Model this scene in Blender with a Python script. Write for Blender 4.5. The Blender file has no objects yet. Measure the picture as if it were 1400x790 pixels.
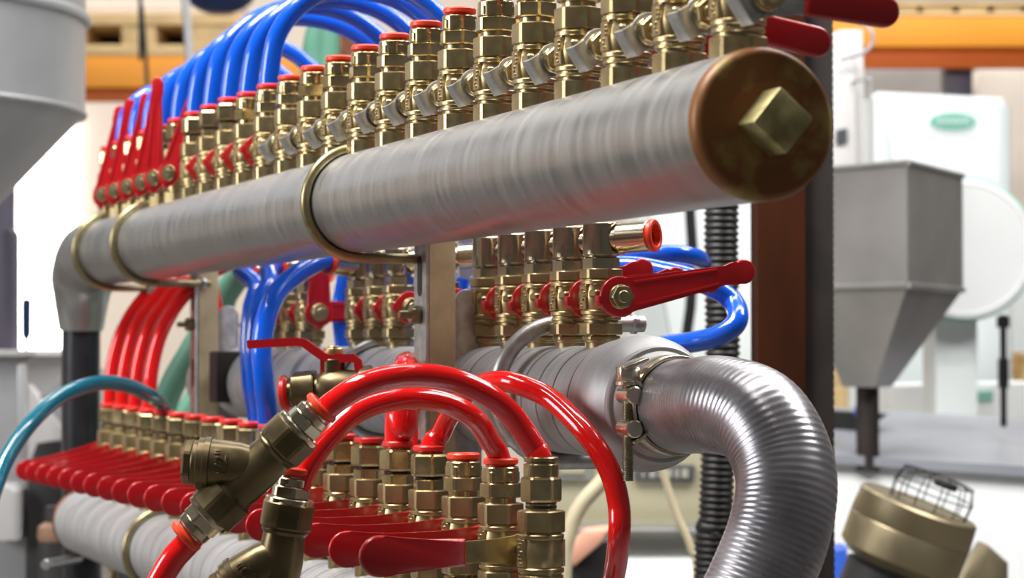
import bpy, bmesh, math, random
from mathutils import Vector, Matrix
R = math.radians
rng = random.Random(7)
sc = bpy.context.scene
COL = sc.collection

# ------------------------------------------------------------------ camera
F = 3300.0
CAMZ = 1.30
PITCH = math.atan(82.0 / F)
cam_d = bpy.data.cameras.new('camera')
cam = bpy.data.objects.new('camera', cam_d)
COL.objects.link(cam)
cam_d.sensor_width = 36.0
cam_d.lens = F / 1400 * 36
cam.location = (0, 0, CAMZ)
cam.rotation_euler = (math.pi / 2 + PITCH, 0, 0)
cam_d.clip_start = 0.05
cam_d.dof.use_dof = True
cam_d.dof.focus_distance = 1.86
cam_d.dof.aperture_fstop = 10.5
sc.camera = cam
CP = Vector((0, 0, CAMZ))

def at(px, py, Y):
    """world point seen at pixel (px,py) at world distance Y in front of the camera"""
    x = (px - 700) / F
    v = (395 - py) / F
    d = Vector((x, math.cos(PITCH) - v * math.sin(PITCH), math.sin(PITCH) + v * math.cos(PITCH)))
    return CP + d * (Y / d.y)

# rig frame: N to the right and away, U along the pipes to the far end, Z up
TH = math.atan(1231.0 / F)
CT, ST = math.cos(TH), math.sin(TH)
XV = -531.0
N = Vector((CT, ST, 0)); U = Vector((-ST, CT, 0)); Z = Vector((0, 0, 1))

def rig(u, n, z):
    return CP + N * n + U * u + Z * z

def u_px(px, n):
    Y = F * n / (CT * (px - XV))
    return (Y - n * ST) / CT

def u_q(q, n):
    Y = F * n * q / CT
    return (Y - n * ST) / CT

RIGM = Matrix(((CT, -ST, 0), (ST, CT, 0), (0, 0, 1)))

# ------------------------------------------------------------------ materials
def mat(name, col, metal=0.0, rough=0.5, var=0.0, scale=30.0, stretch=(1, 1, 1), col2=None, bump=0.0,
        coat=0.0, trans=0.0, emit=None, rvar=0.0, lo=0.35, hi=0.65, detail=4, sss=0.0, spec=0.5, bscale=None):
    m = bpy.data.materials.new(name)
    m.use_nodes = True
    nt = m.node_tree
    b = nt.nodes['Principled BSDF']
    b.inputs['Base Color'].default_value = (*col, 1)
    b.inputs['Metallic'].default_value = metal
    b.inputs['Roughness'].default_value = rough
    b.inputs['Coat Weight'].default_value = coat
    b.inputs['Coat Roughness'].default_value = 0.05
    b.inputs['Transmission Weight'].default_value = trans
    b.inputs['Specular IOR Level'].default_value = spec
    if sss:
        b.inputs['Subsurface Weight'].default_value = sss
        b.inputs['Subsurface Radius'].default_value = (0.01, 0.004, 0.004)
    if emit:
        b.inputs['Emission Color'].default_value = (*col, 1)
        b.inputs['Emission Strength'].default_value = emit
    if var or col2 or bump or rvar:
        tc = nt.nodes.new('ShaderNodeTexCoord')
        mp = nt.nodes.new('ShaderNodeMapping')
        mp.inputs['Scale'].default_value = stretch
        nz = nt.nodes.new('ShaderNodeTexNoise')
        nz.inputs['Scale'].default_value = scale
        nz.inputs['Detail'].default_value = detail
        nt.links.new(tc.outputs['Object'], mp.inputs['Vector'])
        nt.links.new(mp.outputs['Vector'], nz.inputs['Vector'])
        if var or col2:
            rp = nt.nodes.new('ShaderNodeValToRGB')
            c1 = tuple(c * (1 - var) for c in col)
            c2 = col2 if col2 else tuple(min(1, c * (1 + var)) for c in col)
            rp.color_ramp.elements[0].position = lo
            rp.color_ramp.elements[1].position = hi
            rp.color_ramp.elements[0].color = (*c1, 1)
            rp.color_ramp.elements[1].color = (*c2, 1)
            nt.links.new(nz.outputs['Fac'], rp.inputs['Fac'])
            nt.links.new(rp.outputs['Color'], b.inputs['Base Color'])
        if rvar:
            mr = nt.nodes.new('ShaderNodeMapRange')
            mr.inputs['From Min'].default_value = 0.3
            mr.inputs['From Max'].default_value = 0.7
            mr.inputs['To Min'].default_value = rough - rvar
            mr.inputs['To Max'].default_value = rough + rvar
            nt.links.new(nz.outputs['Fac'], mr.inputs['Value'])
            nt.links.new(mr.outputs['Result'], b.inputs['Roughness'])
        if bump:
            src = nz
            if bscale:
                src = nt.nodes.new('ShaderNodeTexNoise')
                src.inputs['Scale'].default_value = bscale
                nt.links.new(mp.outputs['Vector'], src.inputs['Vector'])
            bp = nt.nodes.new('ShaderNodeBump')
            bp.inputs['Strength'].default_value = bump
            bp.inputs['Distance'].default_value = 0.001
            nt.links.new(src.outputs['Fac'], bp.inputs['Height'])
            nt.links.new(bp.outputs['Normal'], b.inputs['Normal'])
    return m

M = {}
M['galv'] = mat('galvanised_steel', (.44, .435, .43), .85, .35, .13, 30, (.5, 3.5, .5), rvar=.07, bump=.04, lo=.3, hi=.75, detail=8)
M['white_pipe'] = mat('dull_galvanised_pipe', (.43, .43, .435), .4, .48, .10, 30, (1, 4, 1), bump=.05)
M['rust_cap'] = mat('rusty_cap', (.20, .075, .016), .2, .45, 0, 34, col2=(.40, .31, .09), lo=.50, hi=.74, bump=.3, rvar=.1)
M['plug'] = mat('brassy_plug', (.42, .36, .15), .55, .42, .3, 60, col2=(.62, .55, .26), bump=.3)
M['rust'] = mat('rust', (.20, .07, .03), .2, .7, .4, 40, bump=.3)
M['brass'] = mat('nickel_brass', (.50, .39, .195), .95, .25, .12, 45, col2=(.60, .48, .27), rvar=.07, bump=.04)
M['brass_cast'] = mat('cast_brass', (.45, .35, .18), .92, .32, .14, 60, bump=.1, rvar=.08)
M['brass_bright'] = mat('bright_nickel', (.56, .49, .36), 1, .2, .06, 40)
M['nickel'] = mat('nickel', (.78, .74, .68), 1, .2, .05, 40)
M['bronze'] = mat('dark_bronze', (.150, .112, .055), .8, .34, .25, 40, bump=.12, rvar=.08)
M['steel'] = mat('zinc_steel', (.56, .57, .58), .95, .35, .15, 60, bump=.1)
M['steel_yellow'] = mat('yellow_zinc', (.36, .31, .17), .9, .34, .2, 60, bump=.08)
M['zinc_plate'] = mat('galvanised_strap', (.55, .55, .54), .85, .4, .2, 90, bump=.15)
M['tan_plate'] = mat('strap_face', (.64, .53, .33), .35, .5, .1, 60, bump=.1)
M['red_lever'] = mat('red_vinyl', (.42, .005, .009), 0, .28, .06, 25, coat=.3, bump=.03)
M['red_hose'] = mat('red_hose', (.74, .006, .006), 0, .13, .03, 20, coat=.6, sss=.15)
M['blue_hose'] = mat('blue_hose', (.003, .10, .68), 0, .18, .04, 20, coat=.6, sss=.1)
M['teal_hose'] = mat('teal_hose', (.0, .13, .20), 0, .15, .1, 20, coat=.6)
M['green_hose'] = mat('green_hose', (.13, .34, .24), 0, .5, .08, 20)
M['collar'] = mat('orange_red_collar', (.86, .055, .018), 0, .35, .04, 40)
M['collar_red'] = mat('red_collar', (.72, .022, .018), 0, .35, .04, 40)
M['black'] = mat('black_rubber', (.012, .012, .014), 0, .4, .2, 40)
M['blackm'] = mat('black_painted_steel', (.015, .015, .018), 0, .3, .2, 40)
M['corr'] = mat('black_corrugated', (.022, .02, .018), 0, .45, .2, 40)
M['duct'] = mat('smoke_grey_duct', (.36, .35, .375), .72, .30, .18, 30, rvar=.05)
M['stud'] = mat('threaded_stud', (.42, .40, .30), .9, .38, .15, 60)
M['clamp'] = mat('clamp_steel', (.72, .66, .52), .95, .25, .12, 50)
M['hopper'] = mat('hopper_sheet', (.52, .53, .55), .55, .42, .1, 5, bump=.02)
M['hopper2'] = mat('stainless_sheet', (.36, .35, .345), .55, .4, .12, 6)
M['orange'] = mat('orange_paint', (.92, .36, .035), 0, .45, .05, 5)
M['orange_dark'] = mat('orange_flange', (.75, .16, .02), 0, .5, .05, 5)  # on the right rack this darker orange has the beam's shadow painted in
M['wood'] = mat('pallet_wood', (.72, .52, .26), 0, .7, .18, 6, (1, 1, 8))
M['cream'] = mat('cream_paint', (.40, .365, .25), 0, .45, .04, 4)
M['wall'] = mat('wall_cream', (.80, .70, .60), 0, .8, .03, 2)
M['floor'] = mat('concrete', (.13, .12, .11), 0, .6, .15, 3, bump=.05)
M['ceil'] = mat('ceiling_sheet', (.62, .62, .62), 0, .8, .05, 2)
M['white'] = mat('white_plastic', (.86, .88, .88), 0, .4, .03, 4)
M['tote'] = mat('translucent_tote', (.76, .82, .82), 0, .35, .05, 3)
M['offwhite'] = mat('pale_enamel', (.78, .76, .75), 0, .4, .03, 4)
M['greymach'] = mat('grey_machine', (.50, .50, .51), .1, .5, .06, 4)
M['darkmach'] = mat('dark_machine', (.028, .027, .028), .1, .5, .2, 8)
M['green'] = mat('green_print', (.25, .60, .48), 0, .5, .05, 8)
M['brownpost'] = mat('rusty_brown_post', (.040, .010, .0025), .0, .75, .6, 9, (1, 1, .25), bump=.15, spec=.1)
M['darkpost'] = mat('dark_post_side', (.018, .011, .009), .0, .6, .3, 20)
M['navy'] = mat('navy_plastic', (.012, .03, .13), 0, .45, .1, 8)
M['bluep'] = mat('blue_plastic', (.03, .10, .50), 0, .35, .05, 8)
M['barrel'] = mat('bronze_drum', (.33, .275, .17), .85, .38, .12, 8, rvar=.08)
M['salmon'] = mat('salmon_cover', (.72, .36, .25), 0, .5, .05, 8)
M['wire'] = mat('black_wire', (.02, .02, .02), .3, .5, .1, 20)
M['cable'] = mat('beige_cable', (.62, .54, .36), 0, .45, .06, 20)
M['bag'] = mat('beige_sack', (.74, .66, .58), 0, .7, .06, 6)
M['shade_grey'] = mat('shaded_wall_grey', (.36, .33, .31), 0, .6, .08, 4)  # shading of the cream back wall, put into the colour
M['sheet'] = mat('bright_sheet', (.80, .81, .83), .4, .35, .05, 3)
M['window'] = mat('daylight_pane', (1.0, .99, .97), 0, .3, emit=5.0)
M['frame'] = mat('window_frame', (.10, .09, .13), 0, .5, .05, 8)
M['label'] = mat('label_dark', (.06, .065, .07), 0, .5, .05, 20)
M['ink'] = mat('marker_ink', (.05, .05, .06), 0, .6, .1, 20)

# ------------------------------------------------------------------ mesh helpers
def axis_m(p, d, x=None):
    d = Vector(d).normalized()
    if x is None:
        x = Vector((1, 0, 0)) if abs(d.x) < .9 else Vector((0, 1, 0))
    x = Vector(x); x = (x - d * x.dot(d)).normalized()
    y = d.cross(x)
    m = Matrix((x, y, d)).transposed().to_4x4()
    m.translation = Vector(p)
    return m

I4 = Matrix.Identity(4)

def ring_pts(r, n, hexa, rot):
    if hexa:
        k = hexa
        a0 = math.pi / k
        out = []
        rc = r / math.cos(a0)
        for i in range(k):
            a = rot + a0 + 2 * a0 * i
            for s in (-1, 1):
                t = a + s * 0.075
                q = r / math.cos(a0 - 0.075)
                out.append((q * math.cos(t), q * math.sin(t)))
        return out
    return [(r * math.cos(rot + 2 * math.pi * i / n), r * math.sin(rot + 2 * math.pi * i / n)) for i in range(n)]

def solid(bm, m, prof, n=24, hexa=0, rot=0.0, closed=False):
    rings = []
    for z, r in prof:
        rings.append([bm.verts.new(m @ Vector((x, y, z))) for x, y in ring_pts(r, n, hexa, rot)])
    k = len(rings[0])
    pairs = list(zip(rings, rings[1:]))
    if closed:
        pairs.append((rings[-1], rings[0]))
    for a, b in pairs:
        for i in range(k):
            j = (i + 1) % k
            bm.faces.new((a[i], a[j], b[j], b[i]))
    if not closed:
        bm.faces.new(list(reversed(rings[0])))
        bm.faces.new(rings[-1])

def hexnut(bm, m, z0, z1, r, hexa=6, rot=0.0, ch=.0009):
    solid(bm, m, [(z0, r * .93), (z0 + ch, r), (z1 - ch, r), (z1, r * .93)], hexa=hexa, rot=rot)

def cyl(bm, m, z0, z1, r, n=24, ch=.0006):
    solid(bm, m, [(z0, r - ch), (z0 + ch, r), (z1 - ch, r), (z1, r - ch)], n=n)

def torus(bm, m, Rm, r, z=0.0, n=28, k=10, sz=1.0):
    prof = [(z + sz * r * math.sin(-2 * math.pi * i / k), Rm + r * math.cos(-2 * math.pi * i / k)) for i in range(k)]
    solid(bm, m, prof, n=n, closed=True)

def box(bm, m, x0, x1, y0, y1, z0, z1, bev=0.0, seg=2):
    vs = [bm.verts.new(m @ Vector((x, y, z))) for x in (x0, x1) for y in (y0, y1) for z in (z0, z1)]
    q = lambda a, b, c, d: bm.faces.new((vs[a], vs[b], vs[c], vs[d]))
    fs = [q(0, 1, 3, 2), q(4, 6, 7, 5), q(0, 4, 5, 1), q(2, 3, 7, 6), q(0, 2, 6, 4), q(1, 5, 7, 3)]
    if bev:
        es = list({e for f in fs for e in f.edges})
        bmesh.ops.bevel(bm, geom=es, offset=bev, segments=seg, profile=.5, affect='EDGES')

def poly(bm, m, pts, z0, z1, bev=0.0, seg=2):
    a = [bm.verts.new(m @ Vector((x, y, z0))) for x, y in pts]
    b = [bm.verts.new(m @ Vector((x, y, z1))) for x, y in pts]
    k = len(pts)
    f0 = bm.faces.new(list(reversed(a))); f1 = bm.faces.new(b)
    for i in range(k):
        j = (i + 1) % k
        bm.faces.new((a[i], a[j], b[j], b[i]))
    if bev:
        bmesh.ops.bevel(bm, geom=list(f0.edges) + list(f1.edges), offset=bev, segments=seg, profile=.5, affect='EDGES')

def hull(bm, pts):
    vs = [bm.verts.new(p) for p in pts]
    bmesh.ops.convex_hull(bm, input=vs)

def spline(pts, per=10):
    P = [Vector(p) for p in pts]
    P = [P[0] * 2 - P[1]] + P + [P[-1] * 2 - P[-2]]
    out = []
    for i in range(1, len(P) - 2):
        p0, p1, p2, p3 = P[i - 1:i + 3]
        for k in range(per):
            t = k / per
            out.append(.5 * ((2 * p1) + (p2 - p0) * t + (2 * p0 - 5 * p1 + 4 * p2 - p3) * t * t + (3 * p1 - p0 - 3 * p2 + p3) * t ** 3))
    out.append(P[-2])
    return out

def tube(bm, pts, r, n=16, rfun=None):
    rings = []
    t0 = (pts[1] - pts[0]).normalized()
    nx = t0.orthogonal().normalized()
    s = 0.0
    for i, p in enumerate(pts):
        if i:
            s += (p - pts[i - 1]).length
        t = (pts[min(i + 1, len(pts) - 1)] - pts[max(i - 1, 0)]).normalized()
        nx = (nx - t * nx.dot(t)).normalized()
        ny = t.cross(nx)
        rr = rfun(s, i) if rfun else r
        rings.append([bm.verts.new(p + (nx * math.cos(2 * math.pi * k / n) + ny * math.sin(2 * math.pi * k / n)) * rr) for k in range(n)])
    for a, b in zip(rings, rings[1:]):
        for k in range(n):
            j = (k + 1) % n
            bm.faces.new((a[k], a[j], b[j], b[k]))
    bm.faces.new(list(reversed(rings[0])))
    bm.faces.new(rings[-1])

def resample(pts, step):
    out = [pts[0].copy()]
    acc = 0.0
    for a, b in zip(pts, pts[1:]):
        L = (b - a).length
        d = step - acc
        while d <= L:
            out.append(a.lerp(b, d / L)); d += step
        acc = (acc + L) % step
    return out

def mesh(name, bm, m, ang=35):
    bmesh.ops.recalc_face_normals(bm, faces=bm.faces)
    me = bpy.data.meshes.new(name)
    bm.to_mesh(me); bm.free()
    me.shade_smooth()
    me.set_sharp_from_angle(angle=R(ang))
    me.materials.append(m)
    return me

def link(name, me, parent=None, loc=(0, 0, 0), rot=(0, 0, 0)):
    o = bpy.data.objects.new(name, me)
    COL.objects.link(o)
    o.location = loc; o.rotation_euler = rot
    if parent:
        o.parent = parent
    return o

def obj(name, bm, m, parent=None, loc=(0, 0, 0), rot=(0, 0, 0), ang=35):
    return link(name, mesh(name, bm, m, ang), parent, loc, rot)

def tag(o, label, cat, group=None):
    o['label'] = label; o['category'] = cat
    if group:
        o['group'] = group
    return o

def thing(name, label, cat, loc=(0, 0, 0), rotz=0.0, group=None):
    o = bpy.data.objects.new(name, None)
    o.empty_display_size = .01
    COL.objects.link(o)
    o.location = loc; o.rotation_euler = (0, 0, rotz)
    return tag(o, label, cat, group)

def struct(name, bm, m, parent=None, ang=35):
    o = obj(name, bm, m, parent, ang=ang)
    if parent is None:
        o['kind'] = 'structure'
    return o

def dup(root, loc, rotz, label, group=None):
    r = root.copy(); COL.objects.link(r)
    r.location = loc; r.rotation_euler = (0, 0, rotz); r['label'] = label
    if group:
        r['group'] = group
    for ch in list(root.children):
        c = ch.copy(); COL.objects.link(c); c.parent = r
        for g in ch.children:
            d = g.copy(); COL.objects.link(d); d.parent = c
    return r

def BM():
    return bmesh.new()

ORD = ['nearest', 'second', 'third', 'fourth', 'fifth', 'sixth', 'seventh', 'eighth', 'ninth', 'tenth', 'eleventh',
       'twelfth', 'thirteenth', 'fourteenth', 'fifteenth', 'sixteenth', 'seventeenth', 'eighteenth', 'nineteenth',
       'twentieth', 'twenty-first', 'twenty-second', 'twenty-third', 'twenty-fourth']

# ------------------------------------------------------------------ valve parts
mm = .001
W = 1.15
def valve_body(nip, short=False):
    bm = BM()
    z = nip * mm
    if nip > 3:
        cyl(bm, I4, -.013, z + .001, .0125)
        cyl(bm, I4, z * .30, z * .30 + .003, .0140)
        hexnut(bm, I4, z * .48, z * .93, .0140)
    hexnut(bm, I4, z - (.005 if nip <= 3 else 0), z + .0100, .0137 * W)
    cyl(bm, I4, z + .0095, z + .0125, .0122 * W)
    cyl(bm, I4, z + .0120, z + .0146, .0142 * W)
    cyl(bm, I4, z + .0140, z + .0166, .0130 * W)
    cyl(bm, I4, z + .0162, z + .0198, .0146 * W)
    solid(bm, I4, [(z + .019, .0125 * W), (z + .022, .0134 * W), (z + .030, .0140 * W), (z + .038, .0134 * W), (z + .0415, .0125 * W)], n=28)
    cyl(bm, I4, z + .0405, z + .0440, .0146 * W)
    cyl(bm, I4, z + .0435, z + .0455, .0128 * W)
    hexnut(bm, I4, z + .0450, z + (.0535 if short else .061), .0137 * W)
    # stem boss on the -Y side
    ms = axis_m((0, 0, z + .030), (0, -1, 0))
    cyl(bm, ms, .008, .0225, .0090)
    cyl(bm, ms, .0225, .0275, .0070)
    hexnut(bm, ms, .0270, .0335, .0066)
    cyl(bm, ms, .0330, .0370, .0046)
    # flats with raised casting marks on the +-X sides
    for s in (-1, 1):
        box(bm, I4, s * .0150 - .0014, s * .0150 + .0014, -.0066, .0066, z + .0205, z + .0405, .0005, 1)
        for i in range(6):
            y = rng.uniform(-.0032, .0032); w = rng.uniform(.0010, .0022)
            zz = z + .0220 + i * .0028
            box(bm, I4, s * .0166 - .0008, s * .0166 + .0008, y - w, y + w, zz, zz + .0018, .0003, 1)
    box(bm, I4, -.0150, -.0095, -.0240, -.0095, z + .030, z + .0360, .0012, 1)
    return bm

def fitting_a():
    bm = BM()
    cyl(bm, I4, -.001, .0046, .0118)
    hexnut(bm, I4, .0040, .0152, .0142, rot=.1)
    cyl(bm, I4, .0150, .0158, .0126)
    solid(bm, I4, [(.0154, .0130), (.0162, .0137), (.0264, .0137), (.0274, .0128)], hexa=12, rot=.15)
    hexnut(bm, I4, .0156, .0240, .0131, rot=.1)
    cyl(bm, I4, .0262, .0278, .0115)
    return bm

def fitting_b():
    bm = BM()
    hexnut(bm, I4, -.001, .0085, .0122, rot=.1)
    cyl(bm, I4, .008, .0132, .0102)
    hexnut(bm, I4, .0112, .0292, .0143, rot=.1, ch=.0018)
    cyl(bm, I4, .029, .0305, .0118)
    return bm

def fitting_c():
    bm = BM()
    cyl(bm, I4, -.001, .0062, .0112)
    hexnut(bm, I4, .0062, .0240, .0134, rot=.2, ch=.0015)
    solid(bm, I4, [(.0236, .0120), (.0244, .0126), (.0330, .0126), (.0336, .012)], hexa=12)
    cyl(bm, I4, .0332, .0352, .0106)
    cyl(bm, I4, .0350, .0385, .0126)
    return bm

def oring():
    bm = BM()
    torus(bm, I4, .0100, .0016, .0, n=24, k=8)
    torus(bm, I4, .0100, .0014, .0028, n=24, k=8)
    return bm

def collar_bm(ro=.0134, ri=.0090, h=.0062):
    bm = BM()
    prof = [(0, ri), (h * .9, ri), (h, ri + .0008), (h, ro - .0012), (h * .8, ro), (h * .35, ro), (h * .12, ro - .002), (0, ro - .003)]
    prof = list(reversed(prof))
    solid(bm, I4, prof, n=28, closed=True)
    return bm

def elbow_bm(ang, L=.043):
    """push-in elbow: vertical barrel with a side socket pointing along local angle ang"""
    bm = BM()
    hexnut(bm, I4, -.001, .0092, .0136, rot=.25)
    cyl(bm, I4, .0090, .0110, .0128)
    cyl(bm, I4, .0105, .0375, .0150, n=28, ch=.001)
    d = Vector((math.cos(ang), math.sin(ang), .06)).normalized()
    m = axis_m((0, 0, .0235), d)
    cyl(bm, m, 0, .020, .0098)
    cyl(bm, m, .0165, L, .0126, n=28, ch=.0008)
    return bm, m, d

def lever_outline(kind, L):
    pts = []
    if kind == 'slim':
        rh, wb, wt, rk = .0168, .0120, .0078, .0102
    else:
        rh, wb, wt, rk = .0130, .0092, .0100, .0140
    # hub arc (left side)
    a1 = math.asin(min(.95, wb / rh))
    for i in range(15):
        a = a1 + (2 * math.pi - 2 * a1) * i / 14
        pts.append((rh * math.cos(a), rh * math.sin(a)))
    if kind == 'slim':
        xk = L - rk
        pts += [(L * .32, -wb * .98), (L * .78, -wt), (xk - rk * .7, -wt * 1.05)]
        for i in range(11):
            a = -math.pi * .62 + math.pi * 1.24 * i / 10
            pts.append((xk + rk * math.cos(a), rk * math.sin(a)))
        pts += [(xk - rk * .7, wt * 1.05), (L * .78, wt), (L * .32, wb * .98)]
    else:
        xk = L - rk
        pts += [(L * .3, -wb), (L * .62, -wt), (xk - rk * 1.0, -wt * 1.2)]
        for i in range(13):
            a = -math.pi * .58 + math.pi * 1.16 * i / 12
            pts.append((xk + rk * 1.02 * math.cos(a), rk * math.sin(a)))
        pts += [(xk - rk * 1.0, wt * 1.2), (L * .62, wt), (L * .3, wb)]
    return pts

LM = axis_m((0, 0, 0), (0, -1, 0), (1, 0, 0))   # local z -> -Y ; local x -> +X ; local y -> +Z (after sign)
def _lm():
    m = Matrix(((1, 0, 0), (0, 0, -1), (0, 1, 0))).to_4x4()   # x->X, y->Z, z->-Y
    return m
LM = _lm()

def red_lever_bm(kind, L):
    bm = BM()
    o = lever_outline(kind, L)
    poly(bm, LM, o, .0002, .0042, .0014, 3)
    # folded rim along the top and the bottom of the blade
    for s in (-1, 1):
        w = .0105 if kind == 'slim' else .0090
        w2 = .0070 if kind == 'slim' else .0098
        pts = [(.014, s * w), (L * .72, s * w2), (L * .72, s * (w2 - .0026)), (.014, s * (w - .0026))]
        if s > 0:
            pts = pts[::-1]
        poly(bm, LM, pts, .001, .0054, .0009, 2)
    box(bm, LM, -.0185, -.012, -.004, .004, -.005, .004, .0012)
    return bm

def lever_nut_bm(big=1.0):
    bm = BM()
    cyl(bm, LM, .0040, .0058, .0098 * big)
    hexnut(bm, LM, .0056, .0112, .0085 * big, rot=.35, ch=.0012)
    cyl(bm, LM, .0108, .0128, .0050, n=18)
    return bm

def steel_lever_bm(L):
    bm = BM()
    pts = []
    for i in range(13):
        a = R(50) + R(250) * i / 12
        pts.append((.0125 * math.cos(a), .0125 * math.sin(a)))
    pts += [(.022, -.0085), (L * .9, -.0065), (L * .9, .0065), (.022, .0085)]
    poly(bm, LM, pts, 0, .0026, .0006, 2)
    # stop tab folded back towards the body at the lower left
    c, s = math.cos(R(218)), math.sin(R(218))
    m = LM @ Matrix(((c, -s, 0, 0), (s, c, 0, 0), (0, 0, 1, 0), (0, 0, 0, 1)))
    box(bm, m, .004, .0165, -.0098, .0098, 0, .0026, .0006)
    box(bm, m, .0142, .0168, -.0098, .0098, -.0135, .0024, .0009)
    return bm

def grip_bm(kind, L, x0=.026):
    bm = BM()
    if kind == 'short':
        r = .0098
        pts = [(x0, -.0088), (L - r, -r)]
        pts += [(L - r + r * math.cos(-math.pi / 2 + math.pi * i / 10), r * math.sin(-math.pi / 2 + math.pi * i / 10)) for i in range(1, 10)]
        pts += [(L - r, r), (x0, .0088)]
        poly(bm, LM, pts, -.0028, .0058, .0026, 3)
    else:
        r = .0152
        xk = L - r
        pts = [(x0, -.0100), (L * .60, -.0112), (xk - r * .9, -.0132)]
        pts += [(xk + r * math.cos(a), r * math.sin(a)) for a in [-math.pi * .58 + math.pi * 1.16 * i / 12 for i in range(13)]]
        pts += [(xk - r * .9, .0132), (L * .60, .0108), (x0, .0100)]
        poly(bm, LM, pts, -.0026, .0056, .0022, 3)
    return bm

ME = {}
ME['body0'] = mesh('body', valve_body(0), M['brass_cast'], 21)
ME['body22'] = mesh('body', valve_body(22), M['brass_cast'], 21)
ME['body9'] = mesh('body', valve_body(9, True), M['brass_cast'], 21)
ME['fa'] = mesh('push_fitting', fitting_a(), M['brass'], 21)
ME['fb'] = mesh('push_fitting', fitting_b(), M['brass'], 21)
ME['fc'] = mesh('push_fitting', fitting_c(), M['brass'], 21)
ME['oring'] = mesh('seal_ring', oring(), M['black'])
ME['col'] = mesh('collar', collar_bm(), M['collar'])
ME['col_r'] = mesh('collar', collar_bm(), M['collar_red'])
ME['lev_slim'] = mesh('lever', red_lever_bm('slim', .122), M['red_lever'])
ME['lev_pad'] = mesh('lever', red_lever_bm('pad', .124), M['red_lever'])
ME['lnut'] = mesh('lever_nut', lever_nut_bm(), M['steel_yellow'], 22)
ME['lnut_s'] = mesh('lever_nut', lever_nut_bm(), M['brass'], 22)
ME['lev_steel'] = mesh('lever', steel_lever_bm(.088), M['zinc_plate'])
ME['grip_s'] = mesh('grip', grip_bm('short', .088), M['red_lever'])
ME['lev_steel_l'] = mesh('lever', steel_lever_bm(.122), M['brass_cast'])
ME['grip_l'] = mesh('grip', grip_bm('pad', .126, .046), M['red_lever'])

def add_lever(v, style, nip, up, dz=0.0):
    z = (nip + 30) * mm + dz
    loc = (0, -.0350, z)
    rot = (0, -R(up), 0)
    if style == 'slim' or style == 'pad':
        l = link('lever', ME['lev_slim' if style == 'slim' else 'lev_pad'], v, loc, rot)
        link('lever_nut', ME['lnut'], l)
        l['label'] = 'red vinyl-dipped lever'
        if up > 60 and nip == 0:
            l.scale = (1, 1, .78)
    elif style == 'steel':
        l = link('lever', ME['lev_steel'], v, loc, rot)
        link('lever_nut', ME['lnut_s'], l)
        link('grip', ME['grip_s'], l)
        l['label'] = 'bare steel lever with red grip'
    elif style == 'steel_long':
        l = link('lever', ME['lev_steel_l'], v, loc, rot)
        link('lever_nut', ME['lnut_s'], l)
        link('grip', ME['grip_l'], l)
        l['label'] = 'bare lever with red grip'

def add_fitting(v, ft, nip, red=False, rot=0.0):
    z = (nip + 61) * mm
    me = {'a': ME['fa'], 'b': ME['fb'], 'c': ME['fc']}[ft]
    f = link('push_fitting', me, v, (0, 0, z), (0, 0, rot))
    if ft == 'a':
        link('collar', ME['col_r' if red else 'col'], f, (0, 0, .0276))
        return z + .034
    if ft == 'b':
        link('seal_ring', ME['oring'], f, (0, 0, .0093))
        link('collar', ME['col_r' if red else 'col'], f, (0, 0, .0302))
        return z + .0365
    link('seal_ring', ME['oring'], f, (0, 0, .0025))
    return z + .038

# ------------------------------------------------------------------ pipes
N1, ZT, RT = .631, .1316, .045
ZL = -.2445
N2, ZM = .752, -.0425

def pipe_profile(L, r, grooves=(), gw=.0014, gd=.0026):
    prof = [(0, r - .001), (.001, r)]
    for g in sorted(grooves):
        if .004 < g < L - .004:
            prof += [(g - gw * 1.5, r), (g - gw, r), (g - gw * .5, r - gd), (g + gw * .5, r - gd), (g + gw, r), (g + gw * 1.5, r)]
    prof += [(L - .001, r), (L, r - .001)]
    return prof

def rigpipe(name, label, cat, u0, n, z):
    t = thing(name, label, cat, rig(u0, n, z), TH)
    return t, axis_m((0, 0, 0), (0, 1, 0), (1, 0, 0))

# top pipe
uT0 = u_px(1044, N1)
uT1 = u_px(128, N1)
LT = uT1 - uT0
tp, mx = rigpipe('manifold_pipe', 'large bare galvanised manifold pipe with rusty square-headed end cap, topmost of three', 'pipe', uT0, N1, ZT)
bm = BM(); solid(bm, mx, pipe_profile(LT, RT), n=64); obj('tube', bm, M['galv'], tp)
bm = BM()
solid(bm, mx, [(-.0045, RT * .90), (-.0040, RT * .94), (-.002, RT * .99), (.0015, RT * 1.012), (.006, RT * 1.012), (.0065, RT * .99)], n=64)
solid(bm, mx, [(-.0062, RT * .42), (-.0045, RT * .55), (.0, RT * .6)], n=40)
cap = obj('end_cap', bm, M['rust_cap'], tp)
bm = BM()
mq = Matrix.Translation((0, 0, 0)) @ Matrix.Rotation(R(40), 4, 'Y')
box(bm, mq, -.0140, .0140, -.0270, -.003, -.0140, .0140, .0016)
obj('square_plug', bm, M['plug'], cap)
# far elbow down to the black hose
bm = BM()
pts = [Vector((0, LT - .01, 0)), Vector((0, LT + .035, -.001)), Vector((0, LT + .075, -.02)), Vector((0, LT + .092, -.055)), Vector((0, LT + .095, -.105))]
pts = spline(pts, 8)
tube(bm, pts, RT, 40, lambda s, i: RT * (1.0 if i < 20 else 1.0 - .30 * (i - 20) / 12.0))
obj('elbow', bm, M['galv'], tp)
pe = rig(uT0 + LT + .095, N1, ZT - .10)
bm = BM()
pts = spline([pe + Vector((0, 0, .02)), pe - Z * .15, pe - Z * .5 + N * .004, pe - Z * .9 - N * .002, Vector((pe.x, pe.y, .0))], 10)
tube(bm, pts, .0275, 28)
tag(obj('drop_hose', bm, M['blackm']), 'thick glossy black hose dropping straight down from upper pipe elbow', 'hose')

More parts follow.
